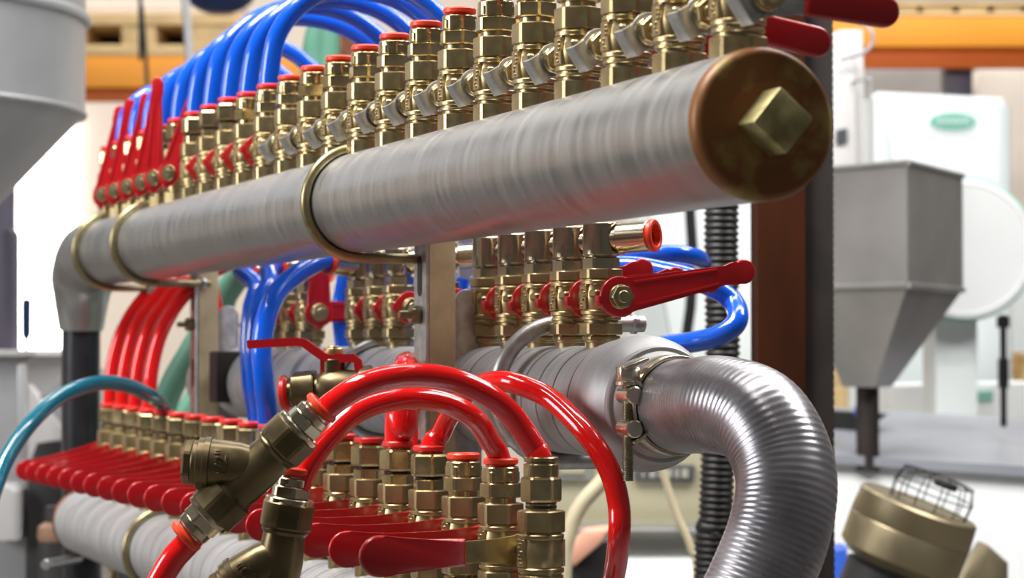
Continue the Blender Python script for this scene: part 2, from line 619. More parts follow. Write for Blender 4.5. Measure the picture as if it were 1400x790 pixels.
# lower pipe
uL0 = u_q(6.2e-4 + .3565e-4 * 3.2, N1)
uL1 = u_px(117, N1)
LL = uL1 - uL0
lp, mx = rigpipe('manifold_pipe', 'pale grooved manifold pipe with rusty far end, lowest of the three', 'pipe', uL0, N1, ZL)
gro = []
g = .03
while g < LL:
    gro.append(g); g += .0427 * (1.0 if len(gro) % 2 else 1.0)
bm = BM(); solid(bm, mx, pipe_profile(LL, RT, gro), n=64); obj('tube', bm, M['white_pipe'], lp)
bm = BM(); solid(bm, mx, [(LL - .012, RT * 1.0), (LL - .012, RT * 1.012), (LL + .004, RT * 1.012), (LL + .007, RT * .9)], n=48); obj('end_cap', bm, M['rust'], lp)
bm = BM(); cyl(bm, mx, -.01, .004, RT * 1.01, 48); obj('end_cap', bm, M['rust_cap'], lp)

# middle pipe
uM0 = u_px(905, N2)
uM1 = u_px(300, N2)
LMID = uM1 - uM0
mp_, mx = rigpipe('manifold_pipe', 'pale manifold pipe with swollen sleeve clamped to grey duct hose, middle of three', 'pipe', uM0, N2, ZM)
gro = [.118, .152, .186, .235, .262, .33, .36, .43, .46, .50, .545, .60, .66, .72, .78, .85, .92, 1.0, 1.07]
bm = BM(); solid(bm, mx, pipe_profile(LMID, RT, gro, gw=.0016, gd=.0020), n=64); obj('tube', bm, M['white_pipe'], mp_)
bm = BM()
solid(bm, mx, [(-.006, .036), (-.002, .0400), (.004, .0432), (.012, .0480), (.022, .0520), (.030, .0532), (.044, .0532), (.060, .0512), (.068, .0505), (.0685, .0480), (.074, .0476), (.0745, .0490), (.080, .0488), (.081, .044)], n=64)
obj('sleeve', bm, M['white_pipe'], mp_)
bm = BM(); solid(bm, mx, [(-.045, .0325), (-.044, .033), (.002, .033)], n=40); obj('hose_tail', bm, M['steel'], mp_)
ugr = u_px(655, N2) - uM0
bm = BM(); solid(bm, mx, [(ugr - .006, .044), (ugr - .006, .0495), (ugr - .004, .0505), (ugr + .006, .0505), (ugr + .007, .0495), (ugr + .007, .044)], n=64); obj('coupling_ring', bm, M['galv'], mp_)

# ------------------------------------------------------------------ U-bolts
def u_bolt(label, u, n, z, r, rw, legs, mname, group='U-bolts around the pipes', side=1):
    t = thing('u_bolt', label, 'u-bolt', rig(u, n, z), TH, group)
    bm = BM()
    pts = [Vector((legs, 0, r))]
    pts += [Vector((legs * .45, 0, r))]
    for i in range(25):
        a = math.pi / 2 + math.pi * i / 24
        pts.append(Vector((r * math.cos(a), 0, r * math.sin(a))))
    pts += [Vector((legs * .45, 0, -r)), Vector((legs, 0, -r))]
    tube(bm, pts, rw, 14)
    obj('rod', bm, M[mname], t)
    for s in (-1, 1):
        bm = BM()
        hexnut(bm, axis_m((legs - .012, 0, s * r), (1, 0, 0)), 0, .006, .0078)
        obj('nut', bm, M['steel'], t)
    return t

uB = u_px(490, N1)
u_bolt('yellow-zinc U-bolt gripping the middle of the bare upper pipe', uB, N1, ZT, RT + .0046, .0046, .074, 'steel_yellow')
u_bolt('dark U-bolt around upper pipe just below the upright red levers', u_px(208, N1), N1, ZT, RT + .0046, .0046, .074, 'steel_yellow')
u_bolt('dark U-bolt at the far end of upper pipe by its elbow', u_px(152, N1), N1, ZT, RT + .0046, .0046, .060, 'steel_yellow')
u_bolt('thick rough U-bolt around middle pipe beside its five near valves', u_px(768, N2), N2, ZM + .006, RT + .0130, .0072, .075, 'zinc_plate')
u_bolt('grey U-bolt around middle pipe below the valve with lever straight up', u_px(522, N2), N2, ZM, RT + .0046, .0046, .07, 'steel')
u_bolt('dark U-bolt around the lower pipe under the fan of red levers', u_px(228, N1), N1, ZL, RT + .0046, .0046, .070, 'steel_yellow')
u_bolt('bright U-bolt around lower pipe below the nearest red grip', u_px(660, N1), N1, ZL, RT + .0050, .0050, .070, 'steel')

# ------------------------------------------------------------------ support posts (angle iron + flat bar)
def post(label, px):
    n0 = .686
    Y = F * n0 / (CT * (px - XV))
    u0 = (Y - n0 * ST) / CT
    p = rig(u0, n0, 0)
    t = thing('support_post', label, 'post', (p.x, p.y, 0), TH, 'angle-iron posts behind the upper pipe')
    ztop = CAMZ + ZT + .052
    bm = BM()
    box(bm, I4, 0, .0035, 0, .034, 0, ztop, .0006, 1)
    o = obj('slotted_flange', bm, M['zinc_plate'], t)
    # dark slots (recess plates) in the flange
    for zz in (CAMZ + .066, CAMZ - .03, CAMZ - .10):
        bm = BM()
        pts = []
        for i in range(16):
            a = 2 * math.pi * i / 16
            pts.append((.0065 * math.cos(a), .0065 * math.sin(a) + (.012 if math.sin(a) > 0 else -.012)))
        poly(bm, Matrix.Translation((-.0004, .017, zz)) @ Matrix(((0, 0, 1, 0), (1, 0, 0, 0), (0, 1, 0, 0), (0, 0, 0, 1))), pts, 0, .0012)
        obj('slot', bm, M['black'], o)
    bm = BM(); box(bm, I4, .0035, .0285, 0, .0035, 0, ztop, .0006, 1)
    obj('flange', bm, M['tan_plate'], t)
    zb = CAMZ + .041
    bm = BM()
    pts = [(.031, -.9), (.058, -.9)]
    pts += [(.0445 + .0135 * math.cos(math.pi * i / 10), .0135 * math.sin(math.pi * i / 10)) for i in range(11)]
    pts = [(.031, -.9), (.058, -.9)] + [(.0445 + .0135 * math.cos(math.pi * i / 10), .0 + .0135 * math.sin(math.pi * i / 10)) for i in range(11)]
    # thin bar seen edge-on beside the angle
    m = Matrix.Translation((0, .012, zb)) @ Matrix(((1, 0, 0, 0), (0, 0, 1, 0), (0, 1, 0, 0), (0, 0, 0, 1)))
    poly(bm, m, pts, 0, .006, .0012)
    obj('flat_bar', bm, M['zinc_plate'], t)
    bm = BM()
    ma = axis_m((-.020, .017, CAMZ + .031), (1, 0, 0))
    cyl(bm, ma, 0, .085, .0036, 16)
    b = obj('bolt', bm, M['steel_yellow'], t)
    bm = BM(); hexnut(bm, ma, .0105, .0195, .0075)
    obj('nut', bm, M['steel_yellow'], b)
    return t
post('angle-iron post rising behind the middle of the upper pipe, near the five front elbows', 582)
post('dark angle-iron post behind the upper pipe between red hoses and blue hoses', 268)
# cross plate between far post and middle pipe
bm = BM()
p0 = at(310, 500, 2.98)
box(bm, Matrix.Translation(p0) @ Matrix.Rotation(TH, 4, 'Z'), -.018, .075, -.02, .02, -.045, .018, .003)
tag(obj('pipe_saddle', bm, M['darkpost']), 'dark bracket block holding the far end of the middle pipe', 'bracket')

# ------------------------------------------------------------------ valve rows
tops = {}
NT = 24
for k in range(NT):
    q = 6.489e-4 + .3565e-4 * k
    u = u_q(q, N1)
    loc = rig(u, N1, ZT + RT)
    if k == 0:
        lab = 'brass valve beside the rusty cap on the upper pipe, long red grip pointing right'
    elif k <= 13:
        lab = 'brass ball valve with bare steel lever, %s from the rusty cap on upper pipe' % ORD[k]
    elif k <= 17:
        lab = 'brass valve with round red lever hub, %s from the rusty cap on upper pipe' % ORD[k]
    else:
        lab = 'brass valve with upright red lever, %s from the rusty cap on upper pipe' % ORD[k]
    v = thing('ball_valve', lab, 'valve', loc, TH - (R(30 if k in (18, 19) else 27) if k >= 18 else 0), 'ball valves along the upper pipe')
    link('body', ME['body0'], v)
    ft = 'a' if k <= 14 else 'b'
    zt = add_fitting(v, ft, 0, red=(k > 12), rot=rng.uniform(-.3, .3))
    if k <= 13:
        add_lever(v, 'steel', 0, [-4, -10][k] if k < 2 else rng.uniform(-9, -3))
    elif k <= 17:
        add_lever(v, 'slim', 0, rng.uniform(-6, 4))
    else:
        add_lever(v, 'slim', 0, {18: 72, 19: 88, 20: 80, 21: 78, 22: 80, 23: 78}[k])
    tops[k] = rig(u, N1, ZT + RT + zt)

lows = {}
for k in range(4, 24):
    q = 6.44e-4 + .3575e-4 * k
    u = u_q(q, N1)
    loc = rig(u, N1, ZL + RT + .007 * (k - 4) / 19)
    j = k - 4
    extra = {4: 'bare lever with red grip, tallest fitting', 5: 'red hose bending in from above', 6: 'empty orange collar',
             7: 'hose looping right', 8: 'hose rising straight up'}.get(k)
    if k == 4:
        lab = 'nearest valve of the lower row, with bare lever and broad red grip'
    elif k <= 8:
        lab = 'brass valve with %s, %s along the lower row' % (extra, ORD[j])
    elif k == 19:
        lab = 'lower-row brass valve with the teal hose in its collar'
    else:
        lab = 'brass valve with red lever pointing left, %s along lower row counting from the front' % ORD[j]
    v = thing('ball_valve', lab, 'valve', loc, TH + math.pi, 'ball valves along the lower pipe')
    link('body', ME['body22'], v)
    ft = 'c' if k == 4 else ('a' if k in (5, 6) else 'b')
    zt = add_fitting(v, ft, 22, red=(k > 6), rot=rng.uniform(-.3, .3))
    if k == 4:
        add_lever(v, 'steel_long', 22, -1)
    else:
        add_lever(v, 'pad', 22, -2.0 if k < 10 else (-5 - (k - 10) * .8), 0 if k < 10 else .0065)
    lows[k] = loc + Z * zt

mids = {}
ELBOWS = {}
AR, AL = R(-47), R(205)
MJ = [(0, 'R', 11, 'nearest the clamped sleeve, empty orange collar'), (1, 'R', 8, 'second from the clamped sleeve'), (2, 'R', 10, 'third from the clamped sleeve'),
      (3, 'R', 15, 'fourth from the clamped sleeve'), (4, 'R', 8, 'fifth from the clamped sleeve'), (6, 'R2', 9, 'just right of the angle-iron post, blue hose plugged in'),
      (8, 'R', -4, 'first left of the angle-iron post'), (9, 'R', 2, 'second left of the angle-iron post'), (10, 'L', 2, 'third left of the post, elbow holding front blue hose'),
      (13, 'L', 90, 'lever standing upright, elbow holding second blue hose'), (14, 'R', 3, 'just left of the upright lever'), (15, 'L', 3, 'farthest left on middle pipe, elbow holding third blue hose')]
for j, side, up, what in MJ:
    q = 7.391e-4 + .237e-4 * j
    u = u_q(q, N2)
    loc = rig(u, N2, ZM + RT)
    v = thing('ball_valve', 'elbowed brass valve, ' + what, 'valve', loc, TH, 'elbowed ball valves along the middle pipe')
    link('body', ME['body9'], v)
    ang = {'R': AR, 'R2': R(-25), 'L': AL}[side]
    key = 'el' + side
    if key not in ELBOWS:
        bm, m, d = elbow_bm(ang)
        ELBOWS[key] = (mesh('elbow_fitting', bm, M['brass_bright'], 21), m, d)
    me, m, d = ELBOWS[key]
    zf = .0625
    f = link('elbow_fitting', me, v, (0, 0, zf))
    c = link('collar', ME['col'], f)
    mc = m @ Matrix.Translation((0, 0, .0425))
    c.matrix_basis = mc
    add_lever(v, 'slim', 9, up)
    mids[j] = (loc + RIGM @ (Vector((0, 0, zf)) + m @ Vector((0, 0, .047))), RIGM @ d)

# ------------------------------------------------------------------ hoses
HR = .0084
def hose(label, pts, m, r=HR, cat='hose', name='air_hose', group=None, per=10, n=18):
    bm = BM()
    tube(bm, spline(pts, per), r, n)
    return tag(obj(name, bm, M[m], ang=60), label, cat, group)

for i, k in enumerate(range(13, 23)):
    p = tops[k]
    D = [.195, .21, .225, .23, .235, .175, .155, .145, .135, .13][i] + rng.uniform(-.006, .006)
    H = [.094, .096, .098, .100, .098, .080, .072, .066, .060, .056][i] + rng.uniform(-.004, .004)
    lean = -.03 + rng.uniform(-.02, .02)
    P = [p - Z * .018, p + Z * .008]
    for s in range(1, 8):
        a = math.pi * s / 8
        P.append(p + Z * (.014 + H * math.sin(a)) + N * (D / 2 * (1 - math.cos(a))) + U * (lean * (1 - math.cos(a)) / 2))
    e = p + N * D + U * lean
    P += [e - Z * .02, e - Z * .05 + N * .012, e - Z * .072 + N * .05 + U * .02, e - Z * .075 + N * .12 + U * .05]
    hose('blue hose arching over from the upper-row valve %s from the rusty cap' % ORD[k], P, 'blue_hose', r=.0097, group='blue hoses arching over the upper pipe')

# red hoses at the far end of the lower row
for i, k in enumerate((20, 21, 22, 23)):
    p = lows[k]
    P = [p - Z * .018, p + Z * .012, p + Z * .050 + N * .003, p + Z * .092 + N * .014, p + Z * .132 + N * .036, p + Z * .163 + N * .068, p + Z * .185 + N * .110, p + Z * .195 + N * .16, p + Z * .19 + N * .22]
    hose('dark red hose curving up behind upper pipe from lower-row valve %s from the front' % ORD[k - 4], P, 'red_hose', r=.0088, group='red hoses rising at the far end')

# foreground red loops
P = [lows[5] - ((at(671, 604, 1.82) - lows[5]).normalized() * .4 + Z * .6) * .012, lows[5] + (at(671, 604, 1.82) - lows[5]) * .35, at(671, 604, 1.82), at(647, 571, 1.80), at(602, 549, 1.785), at(545, 545, 1.765), at(491, 561, 1.75), at(451, 596, 1.74), at(422, 635, 1.735), at(408, 668, 1.733)]
hose('inner red hose loop running down to the upright bronze strainer', P, 'red_hose')
P = [lows[4] - ((at(731, 612, 1.75) - lows[4]).normalized() * .4 + Z * .6) * .012, lows[4] + (at(731, 612, 1.75) - lows[4]) * .35, at(731, 612, 1.75), at(702, 570, 1.745), at(667, 540, 1.735), at(617, 519, 1.725), at(557, 513, 1.71), at(501, 524, 1.70), at(461, 547, 1.70), at(437, 568, 1.70), at(424, 582, 1.70)]
hose('outer red hose loop ending in the top of the slanting bronze strainer', P, 'red_hose', r=.0088)
P = [lows[7] - ((at(602, 594, 1.99) - lows[7]).normalized() * .4 + Z * .6) * .012, lows[7] + (at(602, 594, 1.99) - lows[7]) * .35, at(602, 594, 1.99), at(617, 565, 1.965), at(644, 534, 1.93), at(672, 522, 1.90), at(704, 524, 1.875), at(752, 545, 1.86), at(799, 590, 1.83), at(832, 640, 1.815), at(846, 690, 1.81), at(846, 738, 1.81), at(838, 795, 1.85), at(820, 860, 1.85)]
hose('red hose looping right and dropping past the bottom edge in front of cream box', P, 'red_hose')
p = lows[8]
P = [p - Z * .018, p + Z * .02, at(553, 585, 2.06), at(553, 530, 2.06), at(554, 508, 2.08), at(556, 498, 2.13), at(560, 505, 2.17), at(572, 560, 2.20), at(575, 640, 2.20)]
hose('red hose rising straight up then bending away behind the loops', P, 'red_hose', r=.0112)
P = [at(266, 730, 1.70), at(254, 745, 1.70), at(236, 765, 1.70), at(216, 800, 1.70), at(202, 840, 1.70)]
hose('red hose leaving the lower end of the slanting bronze strainer', P, 'red_hose', r=.0092)

# teal hose
p = lows[19]
P = [p - Z * .012, p + Z * .004 - N * .002, at(205, 541, 2.86), at(170, 526, 2.80), at(130, 524, 2.74), at(85, 541, 2.68), at(45, 575, 2.62), at(12, 622, 2.58), at(-8, 670, 2.55), at(-30, 740, 2.5)]
hose('single teal hose arching left out of the lower valve row', P, 'teal_hose', r=.0088)

# blue hoses hanging from the left-facing elbows
for j, endx, lab in ((10, 362, 'front'), (13, 352, 'middle'), (15, 347, 'farthest')):
    p, d = mids[j]
    Y = p.y
    sx = {10: -1, 13: -1, 15: -1}[j]
    P = [p - d * .02, p + d * .012]
    ox = (p.x / p.y) * F + 700
    oy = {10: 362, 13: 362, 15: 365}[j]
    dx = {10: 70, 13: 46, 15: 22}[j]
    xm = {10: 358, 13: 347, 15: 340}[j]
    P += [at(xm + dx * .45, oy + 26, Y - .04), at(xm + dx * .14, oy + 60, Y - .06), at(xm, oy + 110, Y - .07), at(xm + 3, oy + 160, Y - .07), at(endx + 4, oy + 210, Y - .06), at(endx + 6, oy + 300, Y - .05), at(endx + 6, oy + 400, Y - .05)]
    hose('blue hose hanging in a bundle left of the strainers, the %s of three' % lab, P, 'blue_hose', r=.0106, group='blue hoses hanging from the left elbows')
# blue hose from the elbow right of the post and loops to the right
p, d = mids[6]
hose('blue hose plugged into the elbow right of the angle-iron post', [p - d * .02, p + d * .01, p + d * .03 - Z * .004, p + d * .035 - Z * .05 + U * .05, p + d * .0 - Z * .12 + U * .10, p - Z * .25 + U * .12], 'blue_hose')
P = [at(640, 470, 2.5), at(690, 420, 2.45), at(770, 375, 2.40), at(850, 352, 2.36), at(915, 346, 2.34), at(952, 352, 2.36), at(960, 362, 2.42), at(935, 362, 2.50), at(890, 366, 2.52), at(820, 380, 2.55), at(740, 420, 2.55)]
hose('blue hose making a flat loop behind the raised red levers', P, 'blue_hose', r=.0088)
P = [at(760, 372, 2.28), at(850, 364, 2.26), at(905, 371, 2.24), at(960, 386, 2.22), at(1000, 410, 2.22), at(1008, 438, 2.20), at(985, 458, 2.20), at(945, 468, 2.22), at(900, 474, 2.26), at(840, 490, 2.3)]
hose('blue hose looping round under the long red lever by the duct', P, 'blue_hose', r=.0098)
for i, (x, y0, y1, Y, lab) in enumerate(((618, 420, 470, 2.5, 'just right of the post'), (487, 560, 640, 2.78, 'left of the straight red hose'), (535, 570, 640, 2.66, 'beside the straight red hose'), (467, 395, 450, 2.9, 'beside the upright red lever'), (648, 420, 470, 2.54, 'behind the row of red lever hubs'))):
    hose('short run of blue hose seen in the gap ' + lab, [at(x + 10, y0 - 40, Y), at(x + 2, y0, Y), at(x - 2, (y0 + y1) / 2, Y), at(x, y1, Y), at(x + 6, y1 + 50, Y)], 'blue_hose', r=.0105)
hose('dark red hose running down just right of the far angle-iron post', [at(284, 340, 3.2), at(290, 390, 3.2), at(300, 440, 3.2), at(306, 490, 3.2), at(309, 560, 3.2), at(310, 660, 3.2)], 'red_hose', r=.0085)
P = [at(330, 370, 3.35), at(300, 415, 3.36), at(262, 480, 3.38), at(232, 535, 3.4), at(205, 620, 3.42)]
hose('thick pale green hose slanting down behind the far post', P, 'green_hose', r=.018)
P = [at(318, 380, 3.6), at(300, 440, 3.6), at(278, 520, 3.6), at(240, 590, 3.6), at(225, 640, 3.6)]
hose('second pale green hose hanging just behind the first', P, 'green_hose', r=.016)
# drop posts of dark pipes on the right
def dark_hose(label, pts, r, m='corr', pitch=.008, name='corrugated_hose'):
    bm = BM()
    q = resample(spline(pts, 14), pitch / 4)
    tube(bm, q, r, 20, lambda s, i: r * (1.0 + (.09 if i % 4 in (0, 1) else -.03)))
    return tag(obj(name, bm, M[m], ang=60), label, 'hose')
b = at(986, 300, 2.9)
dark_hose('black corrugated hose standing behind the blue loop and long red lever', [at(988, 200, 2.9), at(986, 340, 2.9), at(988, 500, 2.9), at(982, 620, 2.9), at(978, 720, 2.9), at(972, 850, 2.9), Vector((at(972, 850, 2.9).x, 2.9, .0))], .0195)

# ------------------------------------------------------------------ big duct hose and clamp
pd = rig(uM0, N2, ZM)
axd = -U
P = [pd + axd * .004, pd + axd * .05, at(985, 553, 1.74), at(1040, 574, 1.70), at(1073, 640, 1.675), at(1068, 715, 1.66), at(1036, 800, 1.65), at(985, 900, 1.64)]
q = resample(spline(P, 40), .00055)
bm = BM()
tube(bm, q, .0352, 48, lambda s, i: .0352 + .00011 * math.cos(2 * math.pi * s / .0044) - (.0008 if s < .03 else 0))
tag(obj('duct_hose', bm, M['duct'], ang=60), 'thick smoke-grey ribbed duct hose bending down from the clamped middle pipe', 'hose')

cl = thing('hose_clamp', 'steel T-bolt clamp squeezing the grey duct hose onto the middle pipe', 'clamp', pd + axd * .020, TH)
ma = axis_m((0, 0, 0), (0, -1, 0), (1, 0, 0))
bm = BM()
solid(bm, ma, [(-.011, .0352), (-.011, .0374), (-.0095, .0382), (.0095, .0382), (.011, .0374), (.011, .0352)], n=56, closed=True)
obj('band', bm, M['clamp'], cl)
# bolt assembly on the -N, camera side
bx, by = -.0385, -.006
bm = BM()
box(bm, Matrix.Translation((bx + .004, by, .021)) @ Matrix.Rotation(R(-20), 4, 'Y'), -.008, .012, -.0105, .0105, .009, .0118, .0008)
for s in (-1, 1):
    mr = axis_m((bx, by - .0115, s * .0125 - .0045), (0, 1, 0))
    cyl(bm, mr, 0, .023, .0068, 20, .001)
    # straps from trunnions into the band
    a = R(180 - s * 26)
    box(bm, Matrix.Translation((bx + .010, by, s * .0165 - .0045)) @ Matrix.Rotation(R(s * 38), 4, 'Y'), -.012, .018, -.0098, .0098, -.0012, .0014, .0005)
obj('trunnion', bm, M['clamp'], cl)
bm = BM()
mb = axis_m((bx - .001, by, -.056), (0, 0, 1))
rr = []
z = 0.0
prof = [(0, .0036)]
while z < .076:
    prof += [(z + .0004, .0044), (z + .0010, .0037)]; z += .0013
solid(bm, mb, prof, n=16)
b_ = obj('bolt', bm, M['stud'], cl)
bm = BM(); hexnut(bm, mb, .0745, .0855, .0080, ch=.0012); cyl(bm, mb, .0712, .0747, .0092, 20)
obj('bolt_head', bm, M['clamp'], b_)

# ------------------------------------------------------------------ Y strainers
def text_mesh(s, size, ext):
    cu = bpy.data.curves.new('txt', 'FONT')
    cu.body = s; cu.size = size; cu.extrude = ext; cu.bevel_depth = .0002
    cu.align_x = 'CENTER'; cu.align_y = 'CENTER'
    o = bpy.data.objects.new('txt', cu)
    COL.objects.link(o)
    dg = bpy.context.evaluated_depsgraph_get()
    me = bpy.data.meshes.new_from_object(o.evaluated_get(dg))
    bpy.data.objects.remove(o)
    return me

def strainer(label, loc, rot, s, capside, text_rot):
    """main axis along local +Z (length), side barrel leaving towards local -X/-Z ; lies in the local XZ plane"""
    t = thing('y_strainer', label, 'strainer', loc, 0, 'bronze Y strainers')
    t.rotation_euler = rot
    A = I4
    bm = BM()
    hx = lambda z0, z1, r: hexnut(bm, A, z0, z1, r, hexa=8, rot=.2, ch=.0016)
    hx(.023, .0425, .0180)
    hx(-.0425, -.021, .0180)
    solid(bm, A, [(-.024, .0160), (-.022, .0174), (-.019, .0158), (.0, .0166), (.019, .0152), (.0215, .0170), (.024, .0160)], n=32)
    db = Vector((-.745, 0, -.667)).normalized()
    mb = axis_m((0, 0, .004), db)
    solid(bm, mb, [(0, .0140), (.012, .0172), (.028, .0180), (.033, .0182), (.0335, .0192), (.0375, .0192), (.038, .0182), (.042, .0182), (.0425, .0172), (.043, .016)], n=36)
    body = obj('body', bm, M['bronze'], t, ang=20)
    bm = BM()
    cyl(bm, mb, .0425, .0460, .0160, 32)
    hexnut(bm, mb, .0455, .0525, .0140, hexa=6, rot=.5, ch=.0015)
    obj('cap', bm, M['bronze'], t, ang=21)
    # raised size mark wrapped on the barrel, facing the camera side
    me = text_mesh('1/2"', .0125, .0006)
    me.materials.append(M['bronze'])
    up = Vector((-.667, 0, .745)); org = Vector((0, 0, .004))
    for v in me.vertices:
        x, y, zz = v.co
        a = x / .0178 + .12
        rr = .0178 + zz
        v.co = org + db * (.0240 + y) + (Vector((0, -1, 0)) * math.cos(a) + up * math.sin(a)) * rr
    link('raised_size_mark', me, body)
    for sgn in (1, -1):
        bm = BM()
        m = axis_m((0, 0, sgn * .0405), (0, 0, sgn))
        cyl(bm, m, 0, .0050, .0176, 32, .0008)
        hexnut(bm, m, .0048, .0135, .0128, rot=.25)
        hexnut(bm, m, .0132, .0195, .0128, hexa=12, rot=.1)
        cyl(bm, m, .019, .0215, .0112)
        f = obj('push_fitting', bm, M['brass_bright'], t, ang=21)
        c = link('collar', ME['col'], f)
        c.matrix_basis = m @ Matrix.Translation((0, 0, .0212))
    return t
# slanting one: main axis direction in the picture plane (173, 160)/px up-right
a1 = math.atan2(172, 163)
strainer('dark bronze strainer slanting between two red hoses, size mark facing viewer', at(347, 645, 1.70), (0, a1, 0), 1, True, R(70))
strainer('dark bronze strainer standing nearly upright at the bottom edge', at(383, 766, 1.735), (0, R(9), 0), 1, True, R(200))

# ------------------------------------------------------------------ brass valve with crank lever behind strainers
pv = at(456, 531, 2.15)
sv = 2.15 / F
t = thing('ball_valve', 'dark brass valve lying sideways with bent red lever pointing left', 'valve', pv, 0)
bm = BM()
mxl = axis_m((0, 0, 0), (-1, .15, -.10))
solid(bm, mxl, [(-.030, .012), (-.018, .0150), (-.006, .0175), (.006, .0175), (.012, .015)], n=28)
hexnut(bm, mxl, -.036, -.026, .0160, rot=.2)
cyl(bm, mxl, .008, .018, .0130)
hexnut(bm, mxl, .0150, .0360, .0168, rot=.3, ch=.0014)
cyl(bm, mxl, .035, .0405, .0120)
cyl(bm, I4, .010, .026, .0105)
obj('body', bm, M['bronze'], t)
c = link('collar', mesh('collar', collar_bm(.0160, .0085, .0075), M['collar_red']), t)
c.matrix_basis = mxl @ Matrix.Translation((0, 0, .0400))
bm = BM()
mz = Matrix(((1, 0, 0, 0), (0, 0, -1, 0), (0, 1, 0, 0), (0, 0, 0, 1)))
path = [(.038, .034), (.038, .0295), (-.006, .0265), (-.014, .0295), (-.031, .0435), (-.062, .0445), (-.064, .0385), (-.064, .0385)]
def strip(bm, pts, w, th):
    P = [Vector((x, 0, z)) for x, z in pts]
    rows = []
    for i, p in enumerate(P):
        tdir = (P[min(i + 1, len(P) - 1)] - P[max(i - 1, 0)]).normalized()
        nrm = Vector((-tdir.z, 0, tdir.x))
        rows.append([bm.verts.new(p + nrm * a * th + Vector((0, b * w, 0))) for a, b in ((-.5, -.5), (.5, -.5), (.5, .5), (-.5, .5))])
    for a, b in zip(rows, rows[1:]):
        for i in range(4):
            j = (i + 1) % 4
            bm.faces.new((a[i], a[j], b[j], b[i]))
    bm.faces.new(rows[0][::-1]); bm.faces.new(rows[-1])
strip(bm, [(.025, .002), (.022, .024), (.018, .027), (-.004, .0265), (-.010, .029), (-.026, .0405), (-.032, .0415), (-.055, .0405), (-.076, .0390)], .018, .0075)
strip(bm, [(-.008, .002), (-.0085, .0255)], .014, .006)
l = obj('lever', bm, M['red_lever'], t)
bm = BM(); hexnut(bm, I4, .0295, .0360, .0085); cyl(bm, I4, .0355, .038, .005)
obj('lever_nut', bm, M['brass_cast'], l)

# ------------------------------------------------------------------ background helpers
def pxbox(name, m, x0, y0, x1, y1, Y, dep, label=None, cat=None, parent=None, bev=0.0, group=None):
    a = at(x0, y1, Y); b = at(x1, y0, Y)
    bm = BM()
    box(bm, I4, a.x, b.x, Y, Y + dep, a.z, b.z, bev)
    o = obj(name, bm, m, parent)
    if label:
        tag(o, label, cat, group)
    return o

def prism_px(bm, pts, Y, dep, bev=0.0):
    """extrude a shape that really stands at distance Y, thickness dep, along +Y"""
    w = [at(x, y, Y) for x, y in pts]
    m = Matrix(((1, 0, 0, 0), (0, 0, 1, 0), (0, 1, 0, 0), (0, 0, 0, 1)))
    poly(bm, m, [(p.x, p.z) for p in w], Y, Y + dep, bev)

# setting
bm = BM(); box(bm, I4, -9, 12, -6, 16.2, -.2, 0); struct('floor', bm, M['floor'])
bm = BM(); box(bm, I4, -9, 12, 15.0, 15.2, 0, 6.2); struct('wall_back', bm, M['wall'])
bm = BM(); box(bm, I4, -9.2, -9, -6, 15.2, 0, 6.2); struct('wall_left', bm, M['wall'])
bm = BM(); box(bm, I4, -9, 12, -6, 16, 6.0, 6.2); struct('ceiling', bm, M['ceil'])
# window
a = at(-150, 530, 14.9); b = at(97, 150, 14.9)
bm = BM(); box(bm, I4, a.x, b.x, 14.95, 14.99, a.z, b.z); struct('window_1', bm, M['window'])
w1 = bpy.data.objects['window_1']
bm = BM()
for x in (a.x, (a.x + b.x) / 2, ):
    box(bm, I4, x - .03, x + .03, 14.86, 14.95, a.z, b.z)
box(bm, I4, a.x, b.x, 14.86, 14.95, a.z - .08, a.z)
obj('window_frame', bm, M['offwhite'], w1)

def fy(Y):
    return 477 + CAMZ * F / Y - 1

# ------------------------------------------------------------------ left side machines
# round hopper
ax = at(-250, 150, 4.0)
s4 = 4.0 / F
t = thing('hopper', 'big round grey metal hopper at the upper left edge', 'hopper', (ax.x, 4.0, 0))
m = Matrix.Translation((0, .0, 0))
zt = at(0, -150, 4.0).z; zm = at(0, 152, 4.0).z; zb_ = at(0, 380, 4.0).z
rh = 362 * s4
bm = BM()
solid(bm, m, [(zm, rh), (zt, rh)], n=96)
obj('drum', bm, M['hopper'], t)
bm = BM()
solid(bm, m, [(zb_ - .25, rh * .08), (zb_, rh - 215 * s4), (zm + .002, rh * .999)], n=96)
obj('cone', bm, M['hopper'], t)
bm = BM()
torus(bm, m, rh, .010, at(0, 22, 4.0).z, n=96, k=10)
obj('seam_band', bm, M['hopper'], t)
bm = BM(); torus(bm, m, rh * .998, .005, zm, n=96, k=8)
obj('seam_band', bm, M['hopper'], t)
bm = BM()
for i in range(4):
    aa = math.pi / 4 + i * math.pi / 2
    p = Vector((rh * .97 * math.cos(aa), rh * .97 * math.sin(aa), 0))
    box(bm, Matrix.Translation(p), -.02, .02, -.02, .02, zt - .05, 6.0)
obj('hanger', bm, M['greymach'], t)

